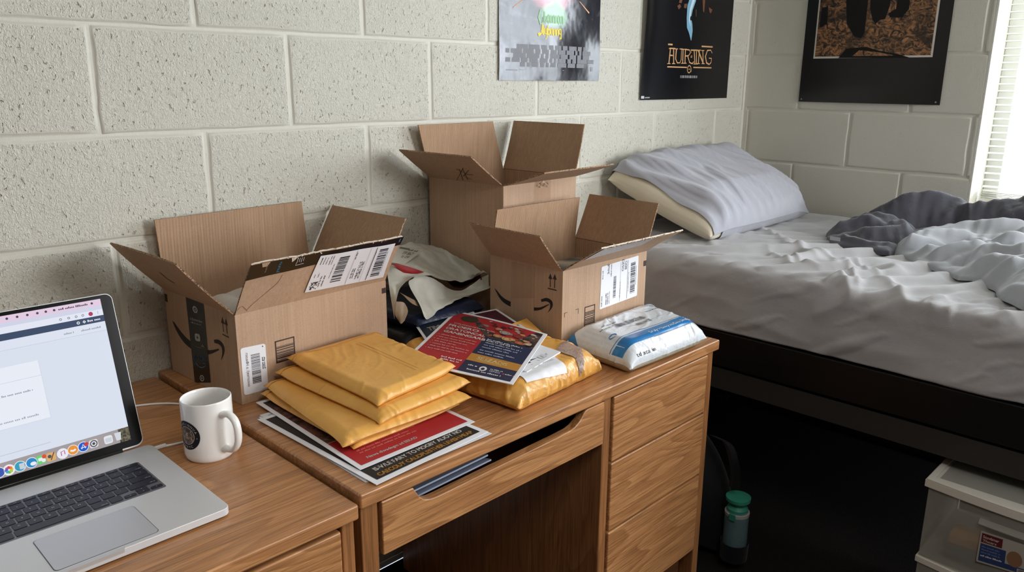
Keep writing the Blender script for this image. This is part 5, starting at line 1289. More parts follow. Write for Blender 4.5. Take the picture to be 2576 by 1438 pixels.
# red and navy flyer on top
zF = .8175
TL, TR, BR, BL = onz(1146, 781, zF), onz(1377, 840, zF + .001), onz(1290, 964, zF + .001), onz(1013, 906, zF)
FW, FH = .27, .30
nt = NT('food_photo_print'); nn = nt.n('ShaderNodeTexVoronoi', Vector=nt.coord(), Scale=62); n2 = noise(nt, nt.coord(), 40, 4, .6, 1)
nt.P(Base__Color=nt.mix(nt.ramp(n2, [(.42, (0, 0, 0, 1)), (.6, (1, 1, 1, 1))]), lin((30, 27, 32)), lin((96, 84, 80))), Roughness=.4); M_FOOD = nt.m
def f3(g, mp, W, H):
    m = .009; cx_ = W * .50
    g.rect(mp, m, m, W - m, H - m, RED, .0003, 10, 10)
    vt, vb = H - m, H * .64
    g.rect(mp, cx_, m, W - m, vb, NAVY, .0005, 6, 6)                 # navy block
    ph = [(W * .36, vt), (W - m, vt), (W - m, vb), (cx_, vb), (cx_ - .01, vb + .012), (W * .34, H * .80), (W * .30, H * .86), (W * .22, vt - .004)]
    g.poly(mp, ph, M_FOOD, .0007)
    g.disc(mp, W * .22, H * .885, .026, ink(62, 56, 40), .0007, 24, .017)
    r = random.Random(5)
    for k in range(46):
        u = W * r.uniform(.42, .93); v = H * r.uniform(.68, .95); cc_ = r.choice(((176, 160, 150), (206, 190, 176), (120, 52, 46), (150, 84, 60), (190, 140, 96), (60, 52, 54), (140, 130, 128), (92, 40, 44)))
        if u < W * .5 and v < H * .78: continue
        rr_ = r.uniform(.004, .011); pts = [(u + rr_ * r.uniform(.6, 1.2) * math.cos(t * PI / 4), v + rr_ * .7 * r.uniform(.6, 1.2) * math.sin(t * PI / 4)) for t in range(8)]
        g.poly(mp, pts, ink(*cc_), .0008 + k * .00001)
    for u, v, r1, c_ in ((.60, .70, .012, (196, 146, 98)), (.70, .685, .014, (208, 160, 108)), (.74, .70, .010, (214, 172, 120)), (.83, .675, .013, (184, 110, 72)), (.90, .69, .009, (212, 176, 150)), (.64, .79, .015, (170, 160, 152)), (.78, .78, .013, (140, 58, 46))):
        g.disc(mp, W * u, H * v, r1, ink(*c_), .0014, 18, r1 * .7); g.ring(mp, W * u, H * v, r1 * .55, r1 * .7, ink(*[int(q * .75) for q in c_]), .0015, 18)
    g.rect(mp, cx_, H * .205, W - m, H * .325, ink(188, 132, 56), .0009, 5, 2)
    g.rect(mp, cx_, m, W - m, H * .205, ink(46, 48, 76), .0008, 5, 2)
    g.text(mp, 'STWLASANO DE PAMES  BLITH', .030, H * .745, .0060, CREAM, .0010, w=.118)
    for i, (t, w) in enumerate((('FROERO', .088), ('DRATONCAL', .112), ('GANBNGARB', .118))):
        g.text(mp, t, .022 + .001 * i, H * .685 - i * .0185, .0115, CREAM, .0010, w=w, bold=.0008)
    for i, w in enumerate((.10, .10, .085, .06, .10, .10, .08)): g.words(mp, .026, H * .505 - i * .0125, w, .0048, ink(216, 168, 162), .0010, 70 + i, 1); g.disc(mp, .020, H * .51 - i * .0125, .001, CREAM, .0010, 8)
    g.words(mp, .075, H * .165, .055, .006, CREAM, .0010, 80, 1); g.words(mp, .078, H * .13, .048, .006, CREAM, .0010, 81, 1)
    g.words(mp, cx_ + .010, H * .595, .094, .0058, CREAM, .0010, 82, 1); g.words(mp, cx_ + .010, H * .57, .068, .0058, CREAM, .0010, 83, 1)
    for i, w in enumerate((.094, .088, .07, .09, .066)): g.words(mp, cx_ + .012, H * .535 - i * .0125 - (.004 if i > 2 else 0), w, .0052, ink(186, 190, 206), .0010, 84 + i, 1)
    g.text(mp, 'SEJIZADIS', cx_ + .022, H * .245, .014, ink(232, 206, 150), .0012, w=.075, bold=.0007); g.stroke(mp, [(cx_ + .03, H * .235), (cx_ + .085, H * .235)], .0012, ink(232, 206, 150), .0012)
    g.words(mp, cx_ + .014, H * .13, .024, .006, CREAM, .0011, 90); g.disc(mp, cx_ + .052, H * .125, .009, CREAM, .0011, 20, .011); g.disc(mp, cx_ + .052, H * .12, .0045, ink(46, 48, 76), .0013, 12, .006)
    g.words(mp, cx_ + .068, H * .14, .03, .004, CREAM, .0011, 91, 1); g.text(mp, 'GENEG', cx_ + .068, H * .105, .008, ink(186, 190, 206), .0011, w=.026); g.disc(mp, cx_ + .102, H * .115, .0025, ink(196, 60, 66), .0011, 10); g.words(mp, cx_ + .106, H * .11, .02, .005, CREAM, .0011, 92, 1)
    g.words(mp, cx_ + .018, H * .065, .082, .0062, CREAM, .0011, 93, 1)
sheet('flyer', 'red and navy flyer with a food photo lying on top of the golden mailer', [BL, BR, TR, TL], FW, FH, f3, .0014, WP, 'flyer', bend=lambda a, b: .003 * math.sin(PI * a) * b - .002 * a * (1 - b))

# ---- white and blue poly mailer at the right front corner
def wtop(u, v): return .050 * np.clip(np.minimum(np.minimum(u, 1 - u) * .34, np.minimum(v, 1 - v) * .27) / .055, .03, 1) ** .62
T, Bt = inflate(.345, .275, 62, 52, wtop, lambda u, v: .014 * np.clip(np.minimum(v, 1 - v) / .12, .1, 1), p=.0011, steps=130, seed=41, bend=.25, shear=.6, rnd=.0035)
def wpost(P, a, b):
    P[..., 2] += (.012 + .016 * a) * np.clip((b - .8) / .2, 0, 1) ** 1.5 + .004 * np.clip((a - .85) / .15, 0, 1) ** 2; return P
Wq = [A(.552, -.697, 0), A(.848, -.704, 0), A(.905, -.510, 0), A(.566, -.506, 0)]
wb = Bag(T, Bt, .345, .275, Wq, ZD + .001, post=wpost); wb.refine(2); wb.pleats(('v0', 'u1', 'u0', 'v1'), 46, 6, .0022, (.015, .06), (.004, .010)); wb.crumple(CRUMP, .42, True)
wm = thing('poly_mailer', 'puffy white plastic mailer with blue bands on the right corner of the desk', 'mailer', (.72, -.6, ZD))
M_POLY = m_crinkle('white_poly_film', (228, 234, 240), .24, 30, .004, 130, .0006, .6, (216, 222, 228), coat=.3)
BLU = flat((28, 122, 190), .22, name='blue_film_print', Coat__Weight=.3)
g = G(); wb.mesh(g, M_POLY, m_crinkle('cream_poly_film', (190, 180, 158), .45, 30, .004)); g.build('pouch', wm, sharp=60)
wmp = lambda u, v, l=0: wb.map(u, v, l)
g = G(); W_, H_ = .345, .275
def curved(u0, v0, u1, v1, m, l=.0006, nu=40, nv=6): g.rect(wmp, u0, v0, u1, v1, m, l, nu, nv)
curved(.012, .046, W_ - .004, .086, BLU, nv=10); curved(.012, .092, W_ - .02, .0945, BLU, nv=1); curved(W_ - .03, .098, W_ - .006, .20, BLU, nu=5, nv=20)
g.grid(np.array([[wmp(.004 + .03 * i / 6 * (1 - j / 8), H_ - .012 - .045 * (1 - (1 - j / 8)) , .0006) for j in range(9)] for i in range(7)]), BLU)
g.grid(np.array([[wmp(.006 + .05 * i / 8, H_ - .006 - .028 * (1 - i / 8) * j / 5, .0006) for j in range(6)] for i in range(9)]), BLU)
g.disc(wmp, .052, .118, .011, BLU, .0008, 16, .008)
T_ = ink(226, 236, 244)
g.text(wmp, 'Eruly Howyet.Gaz Sinalus', .13, .058, .012, T_, .0011, w=.17)
g.text(wmp, 'td ata lin', .04, .014, .010, ink(44, 52, 60), .0009, w=.075)
fr = ink(86, 92, 104)
for s_ in (((.13, .045), (.27, .045), (.28, .040), (.28, .02)), ((.12, .235), (.12, .135), (.26, .135))): g.stroke(wmp, bez(s_, 24), .0009, fr, .0009)
g.text(sub(wmp, .235, .185, 0), 'emowwe', 0, 0, .009, ink(60, 64, 72), .0009, w=.055)
g.text(wmp, 'Lloklgo', .125, .218, .011, fr, .0009, w=.04)
g.bars(wmp, .095, .150, .205, .172, ink(104, 106, 114), .0009, 31, 'u'); g.bars(wmp, .150, .122, .205, .137, ink(120, 122, 128), .0009, 33, 'u')
g.words(wmp, .07, .182, .05, .005, fr, .0009, 3); g.words(wmp, .05, .165, .04, .006, fr, .0009, 5); g.words(wmp, .27, .24, .05, .006, BLU, .0009, 9); g.words(wmp, .28, .215, .04, .008, BLU, .0009, 12)
g.disc(wmp, .245, .252, .004, fr, .0009, 10); g.disc(wmp, .205, .258, .003, fr, .0009, 10)
g.build('printed_bands', wm)

# ---- loose shipping bags between the boxes
M_BAGW = m_crinkle('grey_white_bag', (206, 206, 196), .38, 24, .003, 120, .0006, .45, (194, 194, 182)); M_BAGT = m_crinkle('tan_bag_lining', (150, 128, 104), .5, 24, .003)
M_BAGN = m_crinkle('navy_bag', (20, 34, 62), .4, 24, .005); M_BAGK = m_crinkle('black_bag', (15, 17, 22), .42, 24, .006); M_BRED = m_crinkle('red_bag', (150, 34, 38), .4, 30, .002)
def bagbody(name, label, quad, z0, W, H, th, mat, seed, cat='bag', low=.012):
    T, Bt = inflate(W, H, 40, 34, lambda u, v: th + 0 * u, lambda u, v: low + 0 * u, p=.0012, steps=120, seed=seed, rnd=.006)
    b = Bag(T, Bt, W, H, quad, z0); c = sum(quad) / 4; rt = thing(name, label, cat, (c[0], c[1], z0)); g = G(); b.mesh(g, mat); g.build('pouch', rt, sharp=70); return rt, b
bagbody('plastic_bag', 'black plastic shipping bag lowest between the left and right boxes', [A(.295, -.262, 0), A(.548, -.262, 0), A(.60, .015, 0), A(.292, .01, 0)], ZD + .001, .34, .30, .030, M_BAGK, 51)
bagbody('plastic_bag', 'dark navy plastic shipping bag folded under the pale one', [A(.34, -.255, 0), A(.55, -.258, 0), A(.59, .01, 0), A(.30, .01, 0)], ZD + .044, .32, .28, .022, M_BAGN, 52)
wr = thing('plastic_bag', 'pale grey crumpled shipping bag with red patch heaped on the dark bags', 'bag', (.44, -.1, ZD + .12))
def py(pts):
    r = [ony(x, y, Y) for x, y, Y in pts]
    return [q if q[0] < .592 else onx(x, y, .592 - .03 * (q[1] < -.2)) for q, (x, y, Y) in zip(r, pts)]
g = G()
rows = [py([(985, 640, -.02), (1020, 612, -.02), (1090, 618, -.02), (1150, 645, -.02), (1205, 676, -.05), (1228, 686, -.08)]),
        py([(985, 655, -.09), (1020, 632, -.08), (1085, 640, -.08), (1145, 666, -.09), (1190, 690, -.11), (1215, 678, -.12)]),
        py([(983, 672, -.15), (1020, 660, -.14), (1075, 672, -.14), (1130, 690, -.14), (1180, 702, -.15), (1212, 679, -.15)]),
        py([(984, 682, -.185), (1015, 678, -.185), (1065, 688, -.18), (1110, 702, -.175), (1170, 706, -.175), (1210, 680, -.165)])]
Pt = loft(rows, 30, 46); Pt[..., 2] += .0022 * sines(Pt[..., 0], Pt[..., 1] * 2, .05, 4); g.grid(Pt, M_BAGW)
rows = [py([(976, 672, -.17), (1000, 664, -.18), (1040, 676, -.18), (1075, 686, -.185)]),
        py([(975, 690, -.21), (1000, 688, -.21), (1040, 692, -.205), (1095, 692, -.19)]),
        py([(978, 712, -.235), (992, 712, -.24), (1024, 702, -.235), (1050, 692, -.23)]),
        py([(982, 742, -.245), (996, 738, -.255), (1010, 716, -.25), (1028, 704, -.25)]),
        py([(992, 803, -.25), (995, 770, -.262), (1002, 735, -.26), (1012, 715, -.26)])]
g.grid(loft(rows, 24, 18), M_BAGW)
g.build('upper_film', wr, sharp=80)
g = G()
rows = [py([(1050, 690, -.20), (1090, 700, -.19), (1135, 728, -.18), (1170, 726, -.18), (1208, 700, -.17), (1228, 690, -.14)]),
        py([(1040, 700, -.215), (1085, 716, -.20), (1135, 736, -.19), (1175, 732, -.19), (1210, 722, -.18), (1230, 716, -.15)]),
        py([(1028, 712, -.225), (1060, 740, -.215), (1100, 752, -.21), (1140, 745, -.20), (1190, 738, -.20), (1232, 724, -.17)]),
        py([(1052, 760, -.245), (1070, 772, -.245), (1100, 772, -.235), (1130, 758, -.225), (1160, 746, -.215), (1190, 740, -.205)]),
        py([(1066, 796, -.255), (1074, 803, -.26), (1086, 797, -.25), (1106, 778, -.24), (1140, 760, -.23), (1165, 748, -.22)])]
Pt = loft(rows, 26, 40); Pt[..., 1] += .0018 * sines(Pt[..., 0], Pt[..., 2], .045, 9); g.grid(Pt, M_BAGW)
rows = [py([(1005, 735, -.245), (1030, 748, -.24), (1050, 758, -.235)]), py([(1014, 742, -.25), (1035, 762, -.245), (1056, 772, -.24)])]; g.grid(loft(rows, 5, 12), M_BAGT)
rows = [py([(997, 758, -.255), (1015, 760, -.26), (1024, 772, -.26)]), py([(994, 790, -.257), (1010, 790, -.265), (1026, 785, -.262)]), py([(1002, 806, -.257), (1009, 814, -.262), (1018, 806, -.262)])]; g.grid(loft(rows, 10, 10), M_BAGT)
g.build('lower_film', wr, sharp=80)
g = G(); rows = [py([(1120, 703, -.15), (1150, 706, -.15), (1180, 702, -.15), (1208, 690, -.15)]), py([(1130, 712, -.14), (1150, 716, -.135), (1180, 712, -.135), (1212, 702, -.14)]), py([(1140, 722, -.165), (1163, 724, -.165), (1185, 712, -.165), (1210, 703, -.16)])]; g.grid(loft(rows, 10, 16), flat((62, 16, 20), .5)); g.build('dark_red_lining', wr)
g = G(); rows = [py([(984, 662, -.19), (1020, 668, -.19), (1068, 684, -.188)]), py([(1000, 674, -.198), (1025, 682, -.196), (1060, 686, -.194)]), py([(1015, 686, -.204), (1035, 688, -.202), (1052, 688, -.20)])]; g.grid(loft(rows, 8, 14), M_BRED); g.build('red_patch', wr)
lc = py([(1018, 665, -.145), (1012, 620, -.12), (1066, 628, -.12)])
q = [py([(968, 657, -.135)])[0], py([(1017, 665, -.15)])[0], py([(1066, 628, -.12)])[0], py([(1004, 616, -.10)])[0]]
def ls(g, mp, W, H):
    g.rect(mp, W * .1, H * .82, W * .5, H * .92, ink(110, 106, 98), .0003); g.words(mp, W * .5, H * .8, .03, .006, ink(80, 78, 72), .0003, 3); g.text(mp, '59 867', W * .4, H * .55, .011, ink(70, 68, 62), .0003, w=.035); g.text(mp, '1z 09', W * .5, H * .35, .009, ink(70, 68, 62), .0003, w=.026)
sheet('packing_slip', 'small printed slip lying on top of the pale crumpled bag', q, .08, .06, ls, .0008, ink(186, 184, 172), 'paper')
# ================================================================== BED
XB = 1.22; XE = 2.262; YH = .02; YE = -2.02
M_SHEET = m_cloth('grey_sheet', (184, 184, 187), (167, 167, 171), .8, .3)
M_CASE = m_cloth('grey_pillowcase', (178, 180, 190), (162, 164, 174), .82, .3)
M_PIL = m_cloth('cream_ticking', (226, 218, 196), (212, 204, 182), .85, .2)
M_DUVL = m_cloth('duvet_light_grey', (172, 177, 184), (156, 160, 168), .8, .35)
M_DUVD = m_cloth('duvet_charcoal', (80, 80, 90), (68, 68, 78), .8, .35)
M_IRON = flat((16, 16, 18), .45, .3, name='black_steel'); M_IRON2 = flat((44, 41, 38), .7, name='dark_grey_panel')
def ridge(S, Y, pts, a, w, sharp=1.5):
    d, t = seg_d(S, Y, pts); return a * np.exp(-(d / w) ** sharp) * np.clip(np.sin(PI * (t * .9 + .05)) * 1.6, 0, 1)
bed = thing('bed', 'black steel bed frame holding a thick mattress fitted with a wrinkled grey sheet', 'bed', (1.75, -1.0, 0))
ny, ns = 430, 250; ZB_, ZT = .672, .866; R_ = .055
Y = np.linspace(YH, YE, ny)
side = (ZT - R_ - ZB_); arc = R_ * PI / 2; top = XE - XB - R_
s = np.concatenate([np.linspace(-.05, side, 46, endpoint=False), np.linspace(side, side + arc, 26, endpoint=False), np.linspace(side + arc, side + arc + top, ns - 72)])
S, YY = np.meshgrid(s, Y, indexing='ij')
X0 = np.zeros_like(S); Z0 = np.zeros_like(S); NX = np.zeros_like(S); NZ = np.zeros_like(S)
m = S < side; X0[m] = XB; Z0[m] = ZB_ + S[m]; NX[m] = -1
m = (S >= side) & (S < side + arc); th = (S[m] - side) / R_; X0[m] = XB + R_ - R_ * np.cos(th); Z0[m] = ZT - R_ + R_ * np.sin(th); NX[m] = -np.cos(th); NZ[m] = np.sin(th)
m = S >= side + arc; X0[m] = XB + R_ + S[m] - side - arc; Z0[m] = ZT; NZ[m] = 1
m = S < 0; X0[m] = XB + .012 + S[m] * -.35; Z0[m] = ZB_ + S[m] * .12; NX[m] = -.6; NZ[m] = -.6
# sag towards the foot, where someone slept
Z0 -= .012 * np.clip((-.5 - YY) / 1.0, 0, 1) * np.clip(S / .2, 0, 1)
STOP = side + arc
def top_uv(px, py, z=.872):
    q = onz(px, py, z)
    if q[0] > XB + R_: return (STOP + q[0] - XB - R_, q[1])
    q = onx(px, py, XB); 
    if q[2] > ZT - R_ * .6: return (side + arc * .5, q[1])
    return (q[2] - ZB_, q[1])
D = np.zeros_like(S)
Rg = [(((1885, 560), (1950, 590), (2010, 618), (2060, 648)), .010, .016), (((1960, 600), (2020, 628), (2080, 640), (2150, 655)), .009, .013), (((1930, 625), (1990, 660), (2060, 672), (2140, 668), (2190, 680)), .012, .016),
      (((1990, 640), (2010, 655), (2030, 668)), .010, .012), (((2125, 655), (2150, 690), (2160, 715)), .012, .012), (((2150, 655), (2200, 680), (2220, 690)), .008, .010),
      (((2110, 690), (2137, 705), (2145, 730), (2158, 755)), .024, .024), (((2000, 720), (2070, 705), (2130, 688)), .014, .020), (((2150, 690), (2230, 705), (2300, 718)), .008, .014), (((2160, 755), (2100, 770), (2040, 790)), .010, .03),
      (((2180, 655), (2260, 650), (2330, 670)), .006, .014), (((2230, 700), (2280, 735), (2320, 745), (2400, 735), (2470, 722)), .012, .018), (((2330, 745), (2375, 745), (2380, 780), (2400, 800)), .020, .022),
      (((2180, 790), (2250, 762), (2310, 745)), .012, .022), (((2300, 780), (2350, 758), (2385, 742)), .008, .018), (((2400, 780), (2470, 800), (2540, 812)), .010, .022), (((2430, 760), (2500, 765), (2570, 790)), .008, .018),
      (((1700, 640), (1780, 632), (1850, 640)), .005, .012), (((1640, 690), (1720, 665), (1820, 655), (1900, 665)), .008, .026), (((1760, 700), (1850, 690), (1950, 705)), .007, .024), (((1820, 600), (1870, 588), (1920, 575)), .006, .012),
      (((1700, 740), (1800, 745), (1900, 790)), .007, .035), (((1800, 800), (1900, 810), (2050, 870)), .008, .04), (((2050, 830), (2200, 880), (2350, 900)), .010, .05), (((2250, 940), (2400, 960), (2560, 1000)), .008, .04), (((1680, 780), (1800, 830), (1950, 880)), .006, .02)]
for pts, a, w in Rg: D += ridge(S, YY, [top_uv(*p) for p in pts], a * .8, w * .8)
tp = np.clip((S - side * .85) / .08, 0, 1); cen = np.exp(-((YY + .85) / .55) ** 2)
BW, BH = float(s[-1] + .05), YH - YE
def g_sheet(U, V):
    top_ = np.clip((U - .05 - side) / .08, 0, 1); y = YH - V
    e = top_ * (.075 * np.exp(-((U - .62) / .30) ** 2 - ((y + .78) / .38) ** 2) + .035 * np.exp(-((U - .40) / .2) ** 2 - ((y + 1.15) / .4) ** 2) + .018) + (1 - top_) * .022
    a = top_ * (math.radians(-52) + .45 * sines(U, V, .7, 5, 5)) + (1 - top_) * math.radians(-16)
    return e * np.cos(a) ** 2, e * np.sin(a) ** 2, e * np.cos(a) * np.sin(a)
WS = buckle(BW, BH, int(BW / .0085), int(BH / .0085), g_sheet, ((2, .2), (4, .1)), 110, 4, g=.00001, noise_amp=.006, noise_sc=.07, shear=.5, seed=3)[..., 2]
D += sample(WS, BW, BH, S + .05, YH - YY) * np.clip(np.minimum(YH - YY, YY - YE) / .04, 0, 1) * np.clip((XE - X0) / .04, 0, 1) * 1.05
D += .0016 * sines(S, YY, .22, 3) + .0005 * sines(S, YY, .06, 5)
D *= np.clip((S + .05) / .05, .2, 1)
Pt = np.stack([X0 + NX * D, YY, Z0 + NZ * D], -1)
g = G(); g.grid(Pt, M_SHEET, flip=False)
g.box(XB + .03, XE - .004, YE + .01, YH - .005, ZB_ + .01, ZT - .06, M_SHEET)
g.build('fitted_mattress', bed, sharp=180)
g = G(); g.box(XB - .004, XB + .03, YE - .03, YH - .006, .566, .668, M_IRON); g.build('side_rail', bed, bevel=.003)
g = G(); g.box(XE - .03, XE, YE - .03, YH - .006, .566, .668, M_IRON); g.build('side_rail', bed, bevel=.003)
g = G(); g.box(XB + .031, XE - .031, YE - .02, YH - .02, .60, .671, M_IRON); g.build('mattress_platform', bed)
g = G(); g.box(XB + .006, XB + .026, YE - .02, YH - .02, .492, .556, M_IRON2); g.build('lower_rail', bed, bevel=.002)
g = G(); g.box(XB + .03, XE - .03, YH - .014, YH - .004, .02, .60, M_IRON); g.build('added_head_panel', bed)  # added black sheet, covers the pale wall so the underside stays dark
g = G(); g.box(XE - .01, XE, YE, YH - .02, .02, .56, M_IRON); g.build('back_panel', bed)  # second added black sheet standing in for deep shade below the mattress
for x in (XB, XE - .045):
    for y in (YH - .055, YE - .02): g = G(); g.box(x + .001, x + .044, y, y + .045, 0, .565, M_IRON); g.build('leg', bed, bevel=.002)

# pillow
PWd, PHt = .76, .50
T, Bt = inflate(PWd, PHt, 84, 58, lambda u, v: .115 * np.clip(np.minimum(np.minimum(u, 1 - u) * 4.6, np.minimum(v, 1 - v) * 3.6), .02, 1) ** .55, lambda u, v: .030 + 0 * u, p=.0016, steps=150, seed=61, bend=.10, shear=.35, rnd=.006, inner=3)
def ppost(P, a, b):
    t = np.clip(b, 0, 1.05); P[..., 2] += .150 * t ** 1.25; return P
pq = [A(1.425, -.362, 0), A(2.115, -.362, 0), A(2.16, .012, 0), A(1.372, .010, 0)]
pb = Bag(T, Bt, PWd, PHt, pq, .869, post=ppost); pb.refine(2)
wr1 = np.random.RandomState(4); nP, mP = pb.T.shape[:2]
U_, V_ = np.meshgrid(np.linspace(0, PWd, nP), np.linspace(0, PHt, mP), indexing='ij'); dP = np.zeros((nP, mP))
for k in range(0):
    cu_, cv_ = wr1.uniform(.06, .7), wr1.uniform(.03, .47); an = math.atan2(cv_ - .30, cu_ - .30) + wr1.normal(0, .25); L = wr1.uniform(.08, .24)
    dP += ridge(U_, V_, [(cu_ - math.cos(an) * L / 2, cv_ - math.sin(an) * L / 2), (cu_ + wr1.normal(0, .012), cv_), (cu_ + math.cos(an) * L / 2, cv_ + math.sin(an) * L / 2)], wr1.uniform(.003, .009), wr1.uniform(.006, .013))
def g_pil(U, V):
    e = .058 + .025 * sines(U, V, .3, 8, 5); a = math.radians(25) + .8 * (U - .38) + .35 * sines(U, V, .4, 9, 5)
    return e * np.cos(a) ** 2, e * np.sin(a) ** 2, e * np.cos(a) * np.sin(a)
WPl = buckle(PWd, PHt, 118, 78, g_pil, ((2, .2), (4, .1)), 140, 4, g=.00001, noise_amp=.005, noise_sc=.055, shear=.5, seed=6)[..., 2]
for _ in range(2): WPl = (WPl * 2 + np.roll(WPl, 1, 0) + np.roll(WPl, -1, 0) + np.roll(WPl, 1, 1) + np.roll(WPl, -1, 1)) / 6
dP += sample(WPl, PWd, PHt, U_, V_) * 1.25
edge = np.clip(np.minimum(np.minimum(U_, PWd - U_), np.minimum(V_, PHt - V_)) / .05, 0, 1)
pil = thing('pillow', 'cream pillow in a rumpled grey pillowcase leaning in the corner of the bed', 'pillow', (1.76, -.18, .87))
g = G(); g.grid(pb.T, M_PIL, flip=pb.flip); g.grid(pb.B, M_PIL, flip=not pb.flip); g.build('pillow_body', pil, sharp=180)
i0 = int(.05 * nP); N_ = norms(pb.T); sg = -1 if pb.flip else 1
Tc = pb.T + N_ * sg * (.0045 + dP * edge)[..., None]; Bc = pb.B - norms(pb.B) * sg * .004
ctr = pb.T.mean((0, 1))
rim = np.zeros((nP, mP)); ed = np.minimum(np.minimum(U_ + 9, PWd - U_), np.minimum(V_, PHt - V_)); k_ = np.clip(1 - ed / .02, 0, 1)[..., None]
Cc = (Tc + Bc) / 2; out_ = Cc - ctr; out_ /= np.linalg.norm(out_, axis=2, keepdims=True)
Tc = Tc * (1 - k_ * .6) + (Cc + out_ * .010) * k_ * .6; Bc = Bc * (1 - k_ * .6) + (Cc + out_ * .010) * k_ * .6
Bc[..., 2] = np.maximum(Bc[..., 2], .8715)
cut = [nP * (.030 + .030 * math.sin(j / mP * PI) + .006 * math.sin(j * .12)) for j in range(mP)]
NC = 200; CT = np.zeros((NC, mP, 3)); CB = np.zeros((NC, mP, 3))
for j in range(mP):
    a0, b0 = cut[j], cut[j] + 14
    ia = np.linspace(a0, nP - 1, NC); f0 = ia.astype(int); f1_ = np.minimum(f0 + 1, nP - 1); w_ = (ia - f0)[:, None]
    CT[:, j] = Tc[f0, j] * (1 - w_) + Tc[f1_, j] * w_
    ia = np.linspace(b0, nP - 1, NC); f0 = ia.astype(int); f1_ = np.minimum(f0 + 1, nP - 1); w_ = (ia - f0)[:, None]
    CB[:, j] = Bc[f0, j] * (1 - w_) + Bc[f1_, j] * w_
g = G(); g.grid(CT, M_CASE, flip=pb.flip); g.grid(CB, M_CASE, flip=not pb.flip)
for e_ in (0, -1): g.grid(np.stack([CT[:, e_], CB[:, e_]], 1), M_CASE)
g.grid(np.stack([CT[-1], CB[-1]], 1), M_CASE)
g.build('pillowcase', pil, sharp=180)

# duvet heaped at the window side
def poly_sd(X, Y_, pts):
    ins = np.zeros(X.shape, bool); d, _ = seg_d(X, Y_, pts + [pts[0]]); n = len(pts)
    for i in range(n):
        (ax, ay), (bx, by) = pts[i], pts[(i + 1) % n]; c = ((ay > Y_) != (by > Y_)) & (X < (bx - ax) * (Y_ - ay) / (by - ay + 1e-12) + ax); ins ^= c
    return np.where(ins, d, -d)
dv = thing('duvet', 'rumpled two-tone duvet, light grey outside and charcoal lining, heaped by the window', 'duvet', (1.85, -1.2, .87))
def P2(px, py, z=.875): q = onz(px, py, z); return (float(q[0]), float(q[1]))
def heap(name, pts, H, w, ridges, mat, nseed, base=.868, n=210, m=330, creases=(), extra=None, tip=None):
    xs = [p[0] for p in pts]; ys = [p[1] for p in pts]
    xs_ = np.linspace(min(xs) - .02, max(xs) + .02, n); ys_ = np.linspace(min(ys) - .02, max(ys) + .02, m)
    X, Y_ = np.meshgrid(xs_, ys_, indexing='ij')
    sd = poly_sd(X, Y_, pts) + .006 * sines(X, Y_, .12, nseed)
    c = np.clip(sd / w, 0, 1); h = H * np.sqrt(np.clip(1 - (1 - c) ** 2, 0, 1))
    for pl, a, ww in ridges: h = h + ridge(X, Y_, pl, a, ww, 2) * np.sqrt(c)
    for pl, a, ww in creases: h = h - ridge(X, Y_, pl, a, ww, 1.3) * c
    h += (.004 * sines(X, Y_, .11, nseed + 1) + .0018 * sines(X, Y_, .045, nseed + 2)) * c
    if extra is not None: h = h + extra(X, Y_, c)
    if tip: h = h * np.clip(.22 + np.hypot(X - tip[0], Y_ - tip[1]) / .30, 0, 1)
    gx, gy = np.gradient(sd, xs_[1] - xs_[0], ys_[1] - ys_[0]); gl = gx * gx + gy * gy + 1e-6
    o_ = sd < 0; X = np.where(o_, X - sd * gx / gl, X); Y_ = np.where(o_, Y_ - sd * gy / gl, Y_); h = np.where(o_, -.004, h)
    Pt = np.stack([X, Y_, base + h], -1)
    g = G(); cell = max(xs_[1] - xs_[0], ys_[1] - ys_[0]); keep = sd > 0; vs = Pt.reshape(-1, 3); fs = []
    # under-fold: pull the boundary inward below the fold
    for i in range(n - 1):
        for j in range(m - 1):
            if (keep[i, j] or keep[i + 1, j] or keep[i, j + 1] or keep[i + 1, j + 1]) and min(sd[i, j], sd[i + 1, j], sd[i, j + 1], sd[i + 1, j + 1]) > -1.6 * cell: k = i * m + j; fs.append((k, k + m, k + m + 1, k + 1))
    used = sorted({v for f in fs for v in f}); mp_ = {v: i for i, v in enumerate(used)}
    g.add([vs[v] for v in used], [tuple(mp_[v] for v in f) for f in fs], mat, True)
    return g.build(name, dv, sharp=180)
def small(seed, box, n, ang, amp):
    r = np.random.RandomState(seed)
    def f(X, Y_, c):
        h = 0
        for k in range(n):
            cx_, cy_ = r.uniform(box[0], box[1]), r.uniform(box[2], box[3]); L = r.uniform(.08, .22); an = r.normal(ang, .4)
            h = h + ridge(X, Y_, [(cx_ - math.cos(an) * L / 2, cy_ - math.sin(an) * L / 2), (cx_ + r.normal(0, .01), cy_ + r.normal(0, .01)), (cx_ + math.cos(an) * L / 2, cy_ + math.sin(an) * L / 2)], r.uniform(.4, 1) * amp, r.uniform(.008, .018))
        return h * c
    return f
fr_ = [P2(*p) for p in ((2244, 634), (2288, 649), (2322, 665), (2370, 677), (2415, 694), (2462, 699), (2494, 718), (2515, 739), (2576, 768))]
light = fr_ + [(1.16, -1.45), (1.16, -2.0), (2.24, -2.0), (2.24, -1.25), P2(2520, 590), P2(2400, 585), P2(2300, 590)]
light[len(fr_)] = (1.245, -1.42); light[len(fr_) + 1] = (1.245, -2.0)
def _pj(P): q = (np.asarray(P) - CAM_P) @ _M; return IW / 2 + FPX * q[0] / -q[2], IH / 2 - FPX * q[1] / -q[2]
